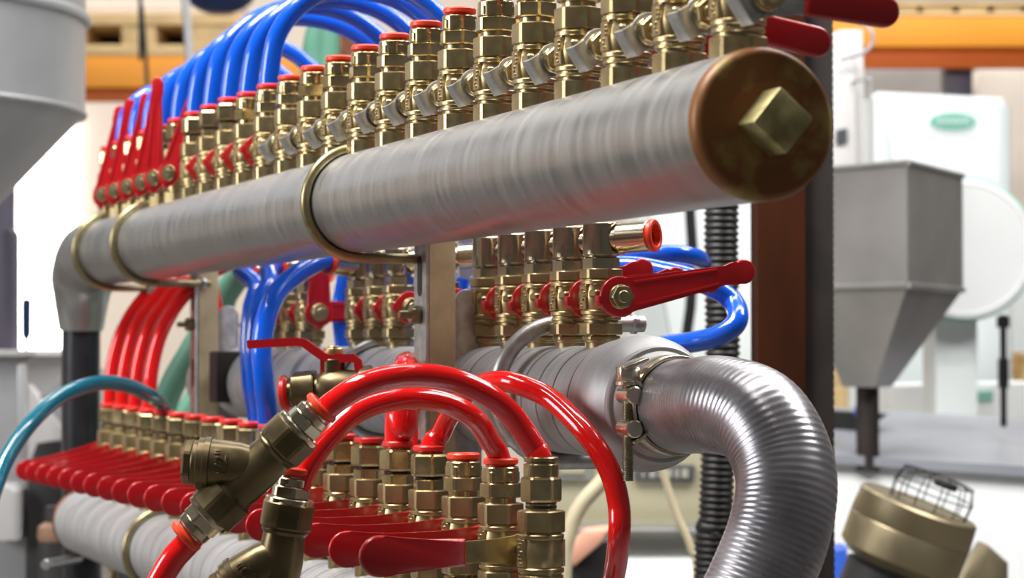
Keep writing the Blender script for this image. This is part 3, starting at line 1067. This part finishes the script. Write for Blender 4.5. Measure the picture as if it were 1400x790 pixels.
# grey machine at the left edge
t = thing('injection_machine', 'pale grey machine housing at the left edge below the window', 'machine', (at(20, 700, 4.6).x, 4.6, 0))
def loc_part(name, bm, m, par):
    bm.transform(Matrix.Translation(-par.location))
    return obj(name, bm, m, par)
bm = BM(); prism_px(bm, [(-60, 480), (46, 480), (44, 488), (34, 490), (34, 560), (95, 505), (110, 600), (100, 640), (34, 650), (30, fy(4.6)), (-60, fy(4.6))], 4.6, .4, .004)
loc_part('housing', bm, M['greymach'], t)
bm = BM(); prism_px(bm, [(-60, 478), (48, 478), (50, 486), (-60, 488)], 4.55, .5, .003); loc_part('top_plate', bm, M['offwhite'], t)
bm = BM(); prism_px(bm, [(38, 525), (88, 590), (95, 640), (60, 650), (38, 640)], 4.58, .05, .004); loc_part('side_cover', bm, M['offwhite'], t)
bm = BM(); prism_px(bm, [(24, 500), (31, 497), (33, 580), (25, 590)], 4.5, .03, .003); loc_part('guide_rod', bm, M['sheet'], t)
bm = BM(); prism_px(bm, [(-40, 664), (12, 664), (20, 672), (20, 740), (-40, 745)], 4.4, .2, .01); loc_part('side_drum', bm, M['offwhite'], t)
bm = BM(); prism_px(bm, [(38, 640), (50, 606), (100, 600), (100, fy(4.45)), (38, fy(4.45))], 4.45, .3, .004); loc_part('base', bm, M['darkmach'], t)
bm = BM(); prism_px(bm, [(2, 316), (12, 312), (18, 318), (18, 478), (3, 478)], 4.7, .06, .003)
tag(obj('machine_post', bm, M['frame']), 'dark purple-grey upright bar standing before the bright window at far left', 'post')
# screwdriver-like blue tool upright on the machine
p = at(36, 480, 4.6)
t = thing('hand_tool', 'thin blue-handled tool standing upright on the grey machine', 'tool', p)
bm = BM(); cyl(bm, I4, 0, .035, .003, 12); obj('shank', bm, M['steel'], t)
bm = BM(); solid(bm, I4, [(.022, .004), (.030, .0090), (.09, .0095), (.100, .008)], n=14); obj('handle', bm, M['navy'], t)
# black knob with brown ring
p = at(73, 790, 3.9)
t = thing('grease_pot', 'black cylinder with brown rim standing low beside the drop hose', 'pot', p)
k = 3.9 / F
bm = BM(); solid(bm, I4, [(-t.location.z, 20 * k), (52 * k, 20 * k), (54 * k, 18 * k)], n=28); obj('body', bm, M['darkmach'], t)
bm = BM(); solid(bm, I4, [(50 * k, 20 * k), (56 * k, 22 * k), (70 * k, 21 * k), (76 * k, 12 * k)], n=28); obj('rim', bm, mat('brown_rim', (.30, .17, .11), .2, .5, .1), t)
bm = BM(); cyl(bm, I4, 74 * k, 98 * k, 11 * k, 22); obj('knob', bm, M['darkmach'], t)
bm = BM()
p = at(62, 772, 3.3); p2 = at(108, 763, 3.43)
cyl(bm, axis_m(p, p2 - p), 0, (p2 - p).length, .007, 18)
tag(obj('steel_pin', bm, M['steel']), 'short shiny steel pin poking left of the drop hose', 'pin')
# small brass cock under the lower pipe
p = at(156, 770, 3.22)
t = thing('drain_cock', 'small brass cock with rod under the lower pipe, bottom left', 'tap', p)
bm = BM(); hexnut(bm, I4, -.01, .010, .007); cyl(bm, I4, -.04, .05, .005, 14); obj('body', bm, M['brass'], t)
bm = BM(); cyl(bm, axis_m((.006, 0, .003), (.86, -.1, -.5)), 0, .06, .006, 14); obj('rod', bm, M['steel'], t)
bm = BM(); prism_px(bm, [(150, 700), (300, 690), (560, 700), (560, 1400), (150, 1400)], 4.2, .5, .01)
tag(obj('floor_cabinet', bm, M['darkmach']), 'dark low cabinet behind the lower pipe', 'cabinet')

# ------------------------------------------------------------------ pallet racks
def rack(label, x0, x1, ytop, ybeam, yflange, ybot, Y, posts, slots):
    t = thing('pallet_rack', label, 'rack', (at((x0 + x1) / 2, ybeam, Y).x, Y, 0))
    bm = BM(); prism_px(bm, [(x0, ybeam), (x1, ybeam), (x1, yflange), (x0, yflange)], Y, .12, .008); loc_part('beam', bm, M['orange'], t)
    bm = BM(); prism_px(bm, [(x0, yflange), (x1, yflange), (x1, ybot), (x0, ybot)], Y + .05, .06, .004); loc_part('beam_flange', bm, M['orange_dark'], t)
    for x in posts:
        bm = BM()
        a = at(x, 300, Y)
        box(bm, I4, a.x - .045, a.x + .045, Y + .121, Y + .22, 0, at(0, ybeam + 4, Y).z, .006)
        loc_part('upright', bm, M['frame'], t)
    return t
rack('orange rack beam behind the blue hoses at upper left', 60, 560, 30, 76, 120, 138, 9.0, (-10, 640), 0)
rack('orange rack beam with pallet boards on it, upper right', 590, 1460, 5, 22, 64, 92, 8.0, (1322,), 0)
def pallet(label, x0, x1, y0, y1, Y, slots, group):
    t = thing('pallet', label, 'pallet', at((x0 + x1) / 2, y1, Y), 0, group)
    h = (y1 - y0)
    bm = BM()
    prism_px(bm, [(x0, y0), (x1, y0), (x1, y0 + h * .22), (x0, y0 + h * .22)], Y, .8, .003)
    loc_part('top_boards', bm, M['wood'], t)
    bm = BM()
    prism_px(bm, [(x0, y1 - h * .28), (x1, y1 - h * .28), (x1, y1), (x0, y1)], Y, .8, .003)
    loc_part('bottom_boards', bm, M['wood'], t)
    xs = [x0] + [v for s in slots for v in s] + [x1]
    for i in range(0, len(xs), 2):
        if xs[i + 1] - xs[i] > 2:
            bm = BM(); prism_px(bm, [(xs[i], y0 + h * .2), (xs[i + 1], y0 + h * .2), (xs[i + 1], y1 - h * .26), (xs[i], y1 - h * .26)], Y + .01, .78, .003)
            loc_part('block', bm, M['wood'], t)
    bm = BM(); prism_px(bm, [(x0 + 2, y0 + h * .2), (x1 - 2, y0 + h * .2), (x1 - 2, y1 - h * .26), (x0 + 2, y1 - h * .26)], Y + .4, .05)  # dark sheet added to put shade into the pallet openings
    loc_part('gap_shade_sheet', bm, M['darkmach'], t)
    return t
pallet('wooden pallet on the upper-left rack beam with two dark openings', 60, 330, 22, 76, 9.0, [(116, 166), (213, 252)], 'pallets on the racks')
pallet('thin wooden pallet boards lying on the upper-right orange beam', 1150, 1460, 3, 22, 8.0, [(1254, 1262), (1303, 1312), (1350, 1360), (1397, 1404)], 'pallets on the racks')
bm = BM(); prism_px(bm, [(60, 20), (66, 4), (330, 2), (330, 20)], 9.05, .7, .01)
tag(obj('sack', bm, M['bag']), 'flat beige sack lying on the upper-left pallet', 'sack')
t = thing('lamp_shade', 'dark blue bowl hanging at the top edge above blue hoses', 'bowl', at(300, -30, 7.0))
k = 7.0 / F
bm = BM(); solid(bm, I4, [(-48 * k, 18 * k), (-44 * k, 30 * k), (-34 * k, 44 * k), (0, 62 * k)], n=32); obj('bowl', bm, M['navy'], t)
bm = BM(); cyl(bm, I4, 0, 6 - t.location.z, 5 * k, 12); obj('stem', bm, M['navy'], t)
bm = BM(); tube(bm, spline([Vector((at(190, 0, 7).x, 7, 6)), at(192, -60, 7), at(194, 10, 7), at(198, 60, 7), at(201, 110, 7), at(205, 180, 7)], 6), .006, 10)
tag(obj('hanging_cable', bm, M['black']), 'thin black cable hanging before the upper-left rack', 'cable')
bm = BM(); tube(bm, [Vector((at(248, 0, 6.7).x, 6.7, 6)), at(250, -60, 6.7), at(254, 10, 6.7), at(260, 90, 6.7)], .012, 12)
tag(obj('grey_rod', bm, M['greymach']), 'pale grey rod hanging beside the blue bowl', 'rod')
hose('dark green hose hanging behind the blue hose arches', [Vector((at(452, 0, 4.2).x, 4.2, 5.99)), at(449, -60, 4.2), at(448, -30, 4.2), at(440, 20, 4.2), at(430, 60, 4.2), at(425, 110, 4.2), at(425, 170, 4.2)], 'green_hose', r=.02)
pxbox('crate_or_shade_block', M['rust'], 462, 30, 492, fy(6.0), 6.0, .3, 'small rust-brown crate glimpsed between blue hose arches', 'crate', bev=.004)
p = at(584, 38, 5.0)
t = thing('flanged_pipe', 'beige flanged pipe glimpsed between blue hoses and valves', 'pipe', p)
bm = BM(); solid(bm, axis_m((0, 0, 0), (0, -1, 0)), [(-.05, 20 * 5 / F), (.0, 24 * 5 / F), (.01, 20 * 5 / F), (.0101, 12 * 5 / F), (.03, 10 * 5 / F)], n=24); obj('flange', bm, M['bag'], t)
bm = BM(); cyl(bm, Matrix.Translation((0, .04, 0)), 0, 5.99 - p.z, .018, 16); obj('pipe', bm, M['bag'], t)

# ------------------------------------------------------------------ right side
# rusty post
t = thing('support_column', 'rust-brown square column with dark side behind the duct hose', 'column', (at(1088, 600, 2.75).x, 2.75, 0))
bm = BM(); a = at(1036, 500, 2.72); b = at(1102, 500, 2.72); c = at(1128, 500, 2.78)
box(bm, I4, a.x, b.x, 2.72, 2.80, 0, 1.75, .002); loc_part('face', bm, M['brownpost'], t)
bm = BM(); box(bm, I4, b.x, c.x + .004, 2.735, 2.80, 0, 1.72, .002); loc_part('side_channel', bm, M['darkpost'], t)
bm = BM()
for i in range(140):
    zz = .4 + i * .0094
    box(bm, I4, c.x + .0035, c.x + .0052, 2.74, 2.76, zz, zz + .007)
loc_part('toothed_edge', bm, mat('toothed_rust', (.09, .06, .05), .1, .6, .2), t)

# electrical cabinet with handles
t = thing('control_cabinet', 'pale enamel cabinet with wire pull handle right of the rusty cap', 'cabinet', (at(1160, 250, 5.2).x, 5.2, 0))
bm = BM(); prism_px(bm, [(1100, 62), (1150, 40), (1180, 40), (1186, 250), (1100, 256)], 5.2, .3, .006); loc_part('body', bm, M['offwhite'], t)
bm = BM(); prism_px(bm, [(1136, 100), (1168, 78), (1172, 246), (1138, 262)], 5.17, .03, .003); loc_part('door', bm, M['offwhite'], t)
bm = BM()
tube(bm, spline([at(1165, 112, 5.17), at(1188, 108, 5.10), at(1190, 125, 5.10), at(1190, 215, 5.10), at(1185, 232, 5.10), at(1166, 236, 5.17)], 8), .0035, 10)
loc_part('handle', bm, M['greymach'], t)
bm = BM()
tube(bm, spline([at(1168, 20, 5.15), at(1190, 40, 5.10), at(1192, 60, 5.10), at(1176, 74, 5.10), at(1150, 82, 5.15)], 8), .004, 10)
loc_part('hook', bm, M['greymach'], t)
bm = BM(); prism_px(bm, [(1144, 178), (1158, 175), (1158, 194), (1144, 197)], 5.16, .012); loc_part('switch_plate', bm, M['label'], t)

# IBC tote
def tote(label, x0, y0, x1, y1, Y, dep, logo, group):
    t = thing('liquid_tote', label, 'tote', (at((x0 + x1) / 2, y1, Y).x, Y, 0), 0, group)
    a = at(x0, y1, Y); b = at(x1, y0, Y)
    bm = BM()
    prism_px(bm, [(x0, y0 + 6), (x0 + 10, y0), (x1 - 18, y0 + 8), (x1 - 8, y0 + 22), (x1, y1 - 2), (x0, y1)], Y, dep, .03)
    loc_part('tank', bm, M['tote'], t)
    if logo:
        lx, ly, rx, ry = logo
        bm = BM()
        pts = [(lx + rx * math.cos(2 * math.pi * i / 28), ly + ry * math.sin(2 * math.pi * i / 28)) for i in range(28)]
        prism_px(bm, pts, Y - .006, .02)
        loc_part('green_logo', bm, M['green'], t)
        bm = BM()
        for i in range(5):
            x = lx - rx * .62 + i * rx * .27
            prism_px(bm, [(x, ly - ry * .15), (x + rx * .16, ly - ry * .3), (x + rx * .16, ly + ry * .05), (x, ly + ry * .25)], Y - .010, .01)
        loc_part('logo_mark', bm, M['tote'], t)
    return t
tote('translucent white tote with green oval logo under the right rack beam', 1192, 124, 1392, fy(6.6), 6.6, .7, (1303, 166, 32, 12), 'white liquid totes')
tote('white wrapped tote between the black corrugated hose and long red lever', 868, 255, 1052, fy(6.4), 6.4, .6, None, 'white liquid totes')
pxbox('liquid_tote', M['tote'], 1240, 360, 1460, fy(8.3), 8.3, .5, 'pale tote standing behind the round white lid at right edge', 'tote', bev=.02, group='white liquid totes')
for x in (946, 1020):
    pass
bm = BM(); a = at(946, 260, 5.2); tube(bm, [at(941, 250, 5.2), at(948, 360, 5.2), at(944, 420, 5.2), at(930, 520, 5.2), Vector((at(930, 0, 5.2).x, 5.2, 0))], .012, 12)
tag(obj('dark_cable', bm, M['black']), 'dark cable hanging left of the black corrugated hose', 'cable')
pxbox('crate_or_shade_block', M['shade_grey'], 1180, 94, 1304, fy(9.2), 9.2, .6, 'added grey block standing in for shaded wall under right rack beam, left of upright', 'crate', bev=.01)  # added block; the cream wall's shading is put into its grey
pxbox('crate_or_shade_block', M['bag'], 1340, 94, 1470, fy(9.2), 9.2, .6, 'dull beige crate under the right rack beam, right of upright', 'crate', bev=.01)
# round white lid
t = thing('round_drum', 'large round white drum end with green rim at right edge', 'drum', at(1320, 340, 5.6))
k = 5.6 / F
bm = BM(); m_ = axis_m((0, 0, 0), (0, -1, 0))
solid(bm, m_, [(-.5, 92 * k), (-.01, 96 * k), (.0, 95 * k), (.004, 88 * k), (.001, 86 * k), (.006, 20 * k)], n=64); obj('lid', bm, M['white'], t)
bm = BM(); torus(bm, m_, 97 * k, .0035, -.015, n=64, k=8); obj('rim', bm, M['green'], t)
bm = BM(); box(bm, I4, -.05, .05, .12, .30, -t.location.z, -60 * k, .004); obj('stand', bm, M['tote'], t)

# square hopper
t = thing('hopper', 'square stainless hopper tapering to a spout right of the rusty column', 'hopper', at(1240, 540, 4.6))
def P3(x, y, Y): return at(x, y, Y)
def hexa(bm, top, bot):
    vs = [bm.verts.new(p) for p in top + bot]
    n = len(top)
    bm.faces.new(vs[:n]); bm.faces.new(vs[n:][::-1])
    for i in range(n):
        j = (i + 1) % n
        bm.faces.new((vs[i], vs[j], vs[n + j], vs[n + i]))
C1 = at(1240, 222, 4.4); C2 = at(1316, 230, 4.75); C0 = at(1096, 215, 4.62)
C3 = C0 + (C2 - C1)
zt = C1.z; zm = at(1240, 390, 4.4).z; zb_ = at(1210, 530, 4.5).z
flat = lambda p, z: Vector((p.x, p.y, z))
top = [flat(p, zt) for p in (C0, C1, C2, C3)]
mid = [flat(p, zm) for p in (C0, C1, C2, C3)]
cen = at(1186, 530, 4.62)
bot = [cen + (flat(p, 0) - flat((C0 + C2) / 2, 0)) * .30 for p in (C0, C1, C2, C3)]
bot = [flat(p, zb_) for p in bot]
bm = BM(); hexa(bm, top, mid); loc_part('bin', bm, M['hopper2'], t)
bm = BM(); hexa(bm, [p + Vector((0, 0, .001)) for p in mid], bot); loc_part('cone', bm, M['hopper2'], t)
for loop in (mid, top):
    bm = BM()
    for a_, b_2 in zip(loop, loop[1:] + loop[:1]):
        tube(bm, [a_, b_2], .006, 8)
    loc_part('edge_band', bm, M['hopper2'], t)
bm = BM(); cyl(bm, Matrix.Translation(flat(cen, 0)), zb_ - .16, zb_ + .01, .022, 24); loc_part('spout', bm, M['darkpost'], t)

# black stand at right
t = thing('rod_stand', 'black upright rod with clamp head before the white drum at far right', 'stand', at(1372, 560, 5.0))
k = 5.0 / F
bm = BM(); cyl(bm, I4, -.035, 130 * k, 4.5 * k, 14); obj('rod', bm, M['blackm'], t)
bm = BM(); cyl(bm, I4, 112 * k, 128 * k, 9 * k, 16); obj('clamp_head', bm, M['blackm'], t)
bm = BM(); cyl(bm, I4, 30 * k, 70 * k, 7.5 * k, 16); obj('sleeve', bm, M['blackm'], t)
pallet('wooden pallet with dark gap behind the black rod stand', 1225, 1376, 472, 521, 7.29, [(1250, 1345)], 'pallets on the floor')
pallet('wooden pallet at the far right edge beside the black rod stand', 1398, 1470, 482, 521, 7.29, [(1410, 1450)], 'pallets on the floor')
pxbox('storage_cabinet', M['tote'], 1222, 523, 1475, fy(7.27), 7.27, .82, 'plain pale cabinet carrying the pallets at the right edge', 'cabinet')
bm = BM(); prism_px(bm, [(1140, 480), (1150, 470), (1160, 480), (1160, fy(6.0)), (1140, fy(6.0))], 6.0, .2, .004)
tag(obj('wooden_post', bm, M['wood']), 'orange-brown wooden post glimpsed beside the column, below the hopper', 'wood')
t = thing('stacked_sheet', 'pale sheet stack with green print beside the hopper spout', 'sheets', at(1320, 560, 6.2))
bm = BM(); prism_px(bm, [(1215, 526), (1440, 522), (1440, fy(6.2)), (1215, fy(6.2))], 6.2, .3, .01); loc_part('stack', bm, M['white'], t)
bm = BM(); prism_px(bm, [(1315, 536), (1358, 534), (1358, 548), (1315, 548)], 6.19, .02); loc_part('green_print', bm, M['green'], t)
# machine table: sloping bright metal sheet
t = thing('machine_guard', 'bright sloping sheet-metal machine guard at lower right', 'guard', (at(1270, 640, 4.6).x, 4.6, 0))
bm = BM()
hexa(bm, [at(1130, 556, 5.4), at(1440, 575, 5.4), at(1440, 590, 5.4), at(1130, 568, 5.4)], [at(1120, 620, 4.6), at(1450, 640, 4.6), at(1450, 655, 4.6), at(1120, 632, 4.6)])
loc_part('slope_panel', bm, mat('blue_grey_sheet', (.36, .38, .42), .3, .4, .08, 4), t)  # slope coloured darker, so the front panel looks more strongly lit
bm = BM(); prism_px(bm, [(1110, 628), (1450, 650), (1450, fy(4.62)), (1110, fy(4.62))], 4.62, .4, .004); loc_part('front_panel', bm, M['white'], t)
p = at(1181, 563, 4.98)
bm = BM(); solid(bm, axis_m(p, (0, -1, 0)), [(-.03, 12 * 5.0 / F), (0, 13 * 5.0 / F), (.012, 10 * 5.0 / F), (.014, 4 * 5.0 / F)], n=24)
loc_part('hand_knob', bm, M['bluep'], t)['label'] = 'round blue knob'
bm = BM(); prism_px(bm, [(1120, 560), (1215, 566), (1180, 590), (1120, 600)], 5.0, .1, .003); loc_part('dark_foot', bm, M['darkmach'], t)
# bronze drum with wire cage
t = thing('cylinder_head', 'tilted bronze-coloured cylinder topped by a wire cage, bottom right corner', 'cylinder', at(1236, 745, 3.4))
t.rotation_euler = (R(6), R(20), 0)
k = 3.4 / F
bm = BM(); solid(bm, I4, [(-30 * k, 70 * k), (-18 * k, 84 * k), (22 * k, 85 * k), (24 * k, 84 * k), (26 * k, 85 * k), (57 * k, 83 * k), (60 * k, 80 * k)], n=48); drum = obj('drum', bm, M['barrel'], t)
bm = BM(); solid(bm, I4, [(-.95, 60 * k), (-20 * k - .02, 66 * k)], n=40); obj('skirt', bm, M['darkmach'], t)
bm = BM()
cx = 12 * k
ring = lambda r, z: [Vector((cx + r * math.cos(2 * math.pi * i / 24), r * math.sin(2 * math.pi * i / 24), z)) for i in range(25)]
for r_, z_ in ((54 * k, 60 * k), (56 * k, 82 * k), (50 * k, 102 * k)):
    tube(bm, ring(r_, z_), .0011, 6)
for i in range(12):
    a_ = 2 * math.pi * i / 12
    tube(bm, [Vector((cx + 54 * k * math.cos(a_), 54 * k * math.sin(a_), 58 * k)), Vector((cx + 56 * k * math.cos(a_), 56 * k * math.sin(a_), 82 * k)), Vector((cx + 50 * k * math.cos(a_), 50 * k * math.sin(a_), 102 * k)), Vector((cx, 0, 108 * k))], .0010, 6)
obj('wire_cage', bm, M['wire'], t)
bm = BM(); box(bm, Matrix.Translation((cx + 6 * k, -30 * k, 100 * k)), -16 * k, 16 * k, -8 * k, 8 * k, -5 * k, 5 * k, .003); obj('cage_clip', bm, M['wire'], t)
bm = BM(); prism_px(bm, [(1320, 790), (1352, 745), (1380, 770), (1380, 1600), (1320, 1600)], 3.8, .1, .01)
tag(obj('metal_bracket', bm, M['barrel']), 'dull metal bracket rising right of the bronze cylinder', 'bracket')
bm = BM(); prism_px(bm, [(1138, 752), (1160, 748), (1160, 1580), (1138, 1580)], 3.9, .1, .01)
tag(obj('plastic_crate', bm, M['bluep']), 'bit of a blue plastic crate between duct hose and bronze cylinder', 'crate')

# ------------------------------------------------------------------ centre bottom: cream control box
t = thing('control_box', 'cream control box with dark lettered plate under the middle pipe', 'control box', (at(870, 650, 4.3).x, 4.3, 0))
bm = BM(); prism_px(bm, [(735, 575), (985, 575), (992, 712), (735, 712)], 4.3, .3, .006); loc_part('body', bm, M['cream'], t)
bm = BM(); prism_px(bm, [(735, 712), (995, 712), (995, 722), (735, 722)], 4.27, .35, .004); loc_part('base_lip', bm, mat('olive_edge', (.25, .24, .18), 0, .5, .05), t)
bm = BM(); prism_px(bm, [(752, 590), (808, 590), (808, 656), (752, 656)], 4.285, .02, .003); loc_part('panel_frame', bm, mat('grey_bezel', (.25, .26, .24), 0, .5, .05), t)
bm = BM(); prism_px(bm, [(765, 592), (800, 592), (800, 648), (765, 648)], 4.278, .02, .003); loc_part('panel_face', bm, M['cream'], t)
bm = BM(); prism_px(bm, [(868, 634), (950, 636), (949, 659), (867, 657)], 4.285, .02, .002); pl = loc_part('name_plate', bm, M['label'], t)
bm = BM()
for x0_, w_ in ((878, 3), (888, 8), (900, 7), (911, 8), (923, 5), (932, 9)):
    prism_px(bm, [(x0_, 641), (x0_ + w_, 641), (x0_ + w_, 653), (x0_, 653)], 4.280, .006)
loc_part('plate_marks', bm, mat('faded_marks', (.30, .29, .24), 0, .5, .05), t)
bm = BM(); hexa(bm, [at(735, 723, 4.62), at(1010, 723, 4.62), at(1010, 760, 4.7), at(735, 760, 4.7)], [at(735, 800, 4.05), at(1012, 800, 4.05), Vector((at(1012, 800, 4.05).x, 4.1, 0)), Vector((at(735, 800, 4.05).x, 4.1, 0))])
tag(obj('machine_table', bm, M['white']), 'bright metal table panel below the cream control box', 'table')
bm = BM(); prism_px(bm, [(772, 760), (800, 726), (836, 722), (820, 745), (785, 775)], 3.9, .08, .006)
tag(obj('plastic_scoop', bm, M['salmon']), 'salmon-coloured cover between lower valves and hanging red hose', 'cover')
bm = BM(); prism_px(bm, [(768, 785), (822, 742), (838, 740), (832, fy(3.95)), (768, fy(3.95))], 3.95, .1, .006)
tag(obj('black_box', bm, M['darkmach']), 'black box below the salmon cover', 'box')
hose('thin beige cable trailing down across the control box', [at(890, 560, 3.2), at(898, 600, 3.2), at(908, 650, 3.2), at(926, 705, 3.2), at(945, 750, 3.2), at(953, 810, 3.2), at(955, 1200, 3.2), Vector((at(955, 0, 3.2).x, 3.2, 0.004))], 'cable', r=.0052, cat='cable', name='power_cable')
hose('thick cream tube slanting behind the duct hose', [at(945, 580, 3.0), at(970, 620, 3.0), at(992, 655, 3.0), at(1010, 700, 3.0), at(1018, 760, 3.0), at(1020, 1200, 3.0), Vector((at(1020, 0, 3.0).x, 3.0, .008))], 'cable', r=.010, cat='cable', name='power_cable')
hose('broad beige cable curving down left of the hanging red hose', [at(852, 610, 3.4), at(830, 650, 3.4), at(795, 690, 3.4), at(778, 730, 3.4), at(770, 800, 3.4), at(768, 1100, 3.4), Vector((at(768, 0, 3.4).x, 3.4, .008))], 'cable', r=.011, cat='cable', name='power_cable')
# small paint marks on the middle pipe
# ------------------------------------------------------------------ lights
def area(name, loc, tgt, sx, sy, power, col=(1, 1, 1)):
    d = bpy.data.lights.new(name, 'AREA')
    d.shape = 'RECTANGLE'; d.size = sx; d.size_y = sy; d.energy = power; d.color = col
    o = bpy.data.objects.new(name, d)
    COL.objects.link(o)
    o.location = loc
    o.rotation_euler = (Vector(tgt) - Vector(loc)).to_track_quat('-Z', 'Y').to_euler()
    return o
area('skylight', (-1.5, 1.6, 4.4), (0, 2.1, 1.3), 2.4, 1.0, 215, (1, .99, .97))
area('hall_and_fill_lamp', (.9, 2.6, 4.2), (.2, 2.4, 1.2), .35, 3.5, 70, (1, .98, .95))
area('side_window', (-4.0, 1.6, 2.3), (0, 2.2, 1.25), 1.6, 1.4, 75, (.97, .98, 1))
area('hall_and_fill_lamp', (-2.5, 10.0, 5.6), (-2.5, 12.0, 1.0), 5.0, 3.0, 430, (1, .97, .93))
area('hall_and_fill_lamp', (1.5, 6.2, 5.6), (1.5, 7.2, 1.5), 4.0, 2.0, 230, (1, .98, .96))

area('hall_and_fill_lamp', (1.9, 2.2, 3.4), (1.0, 4.6, 1.0), 1.2, .8, 55, (1, .98, .96))  # added fill light to brighten the machine guard and table
w = bpy.data.worlds.new('hall_air')
w.use_nodes = True
bg = w.node_tree.nodes['Background']
bg.inputs['Color'].default_value = (.95, .93, .90, 1)
bg.inputs['Strength'].default_value = .085
sc.world = w
sc.view_settings.view_transform = 'Standard'
sc.view_settings.look = 'None'
sc.view_settings.gamma = 1
sc.view_settings.use_curve_mapping = False
sc.view_settings.exposure = 0.12
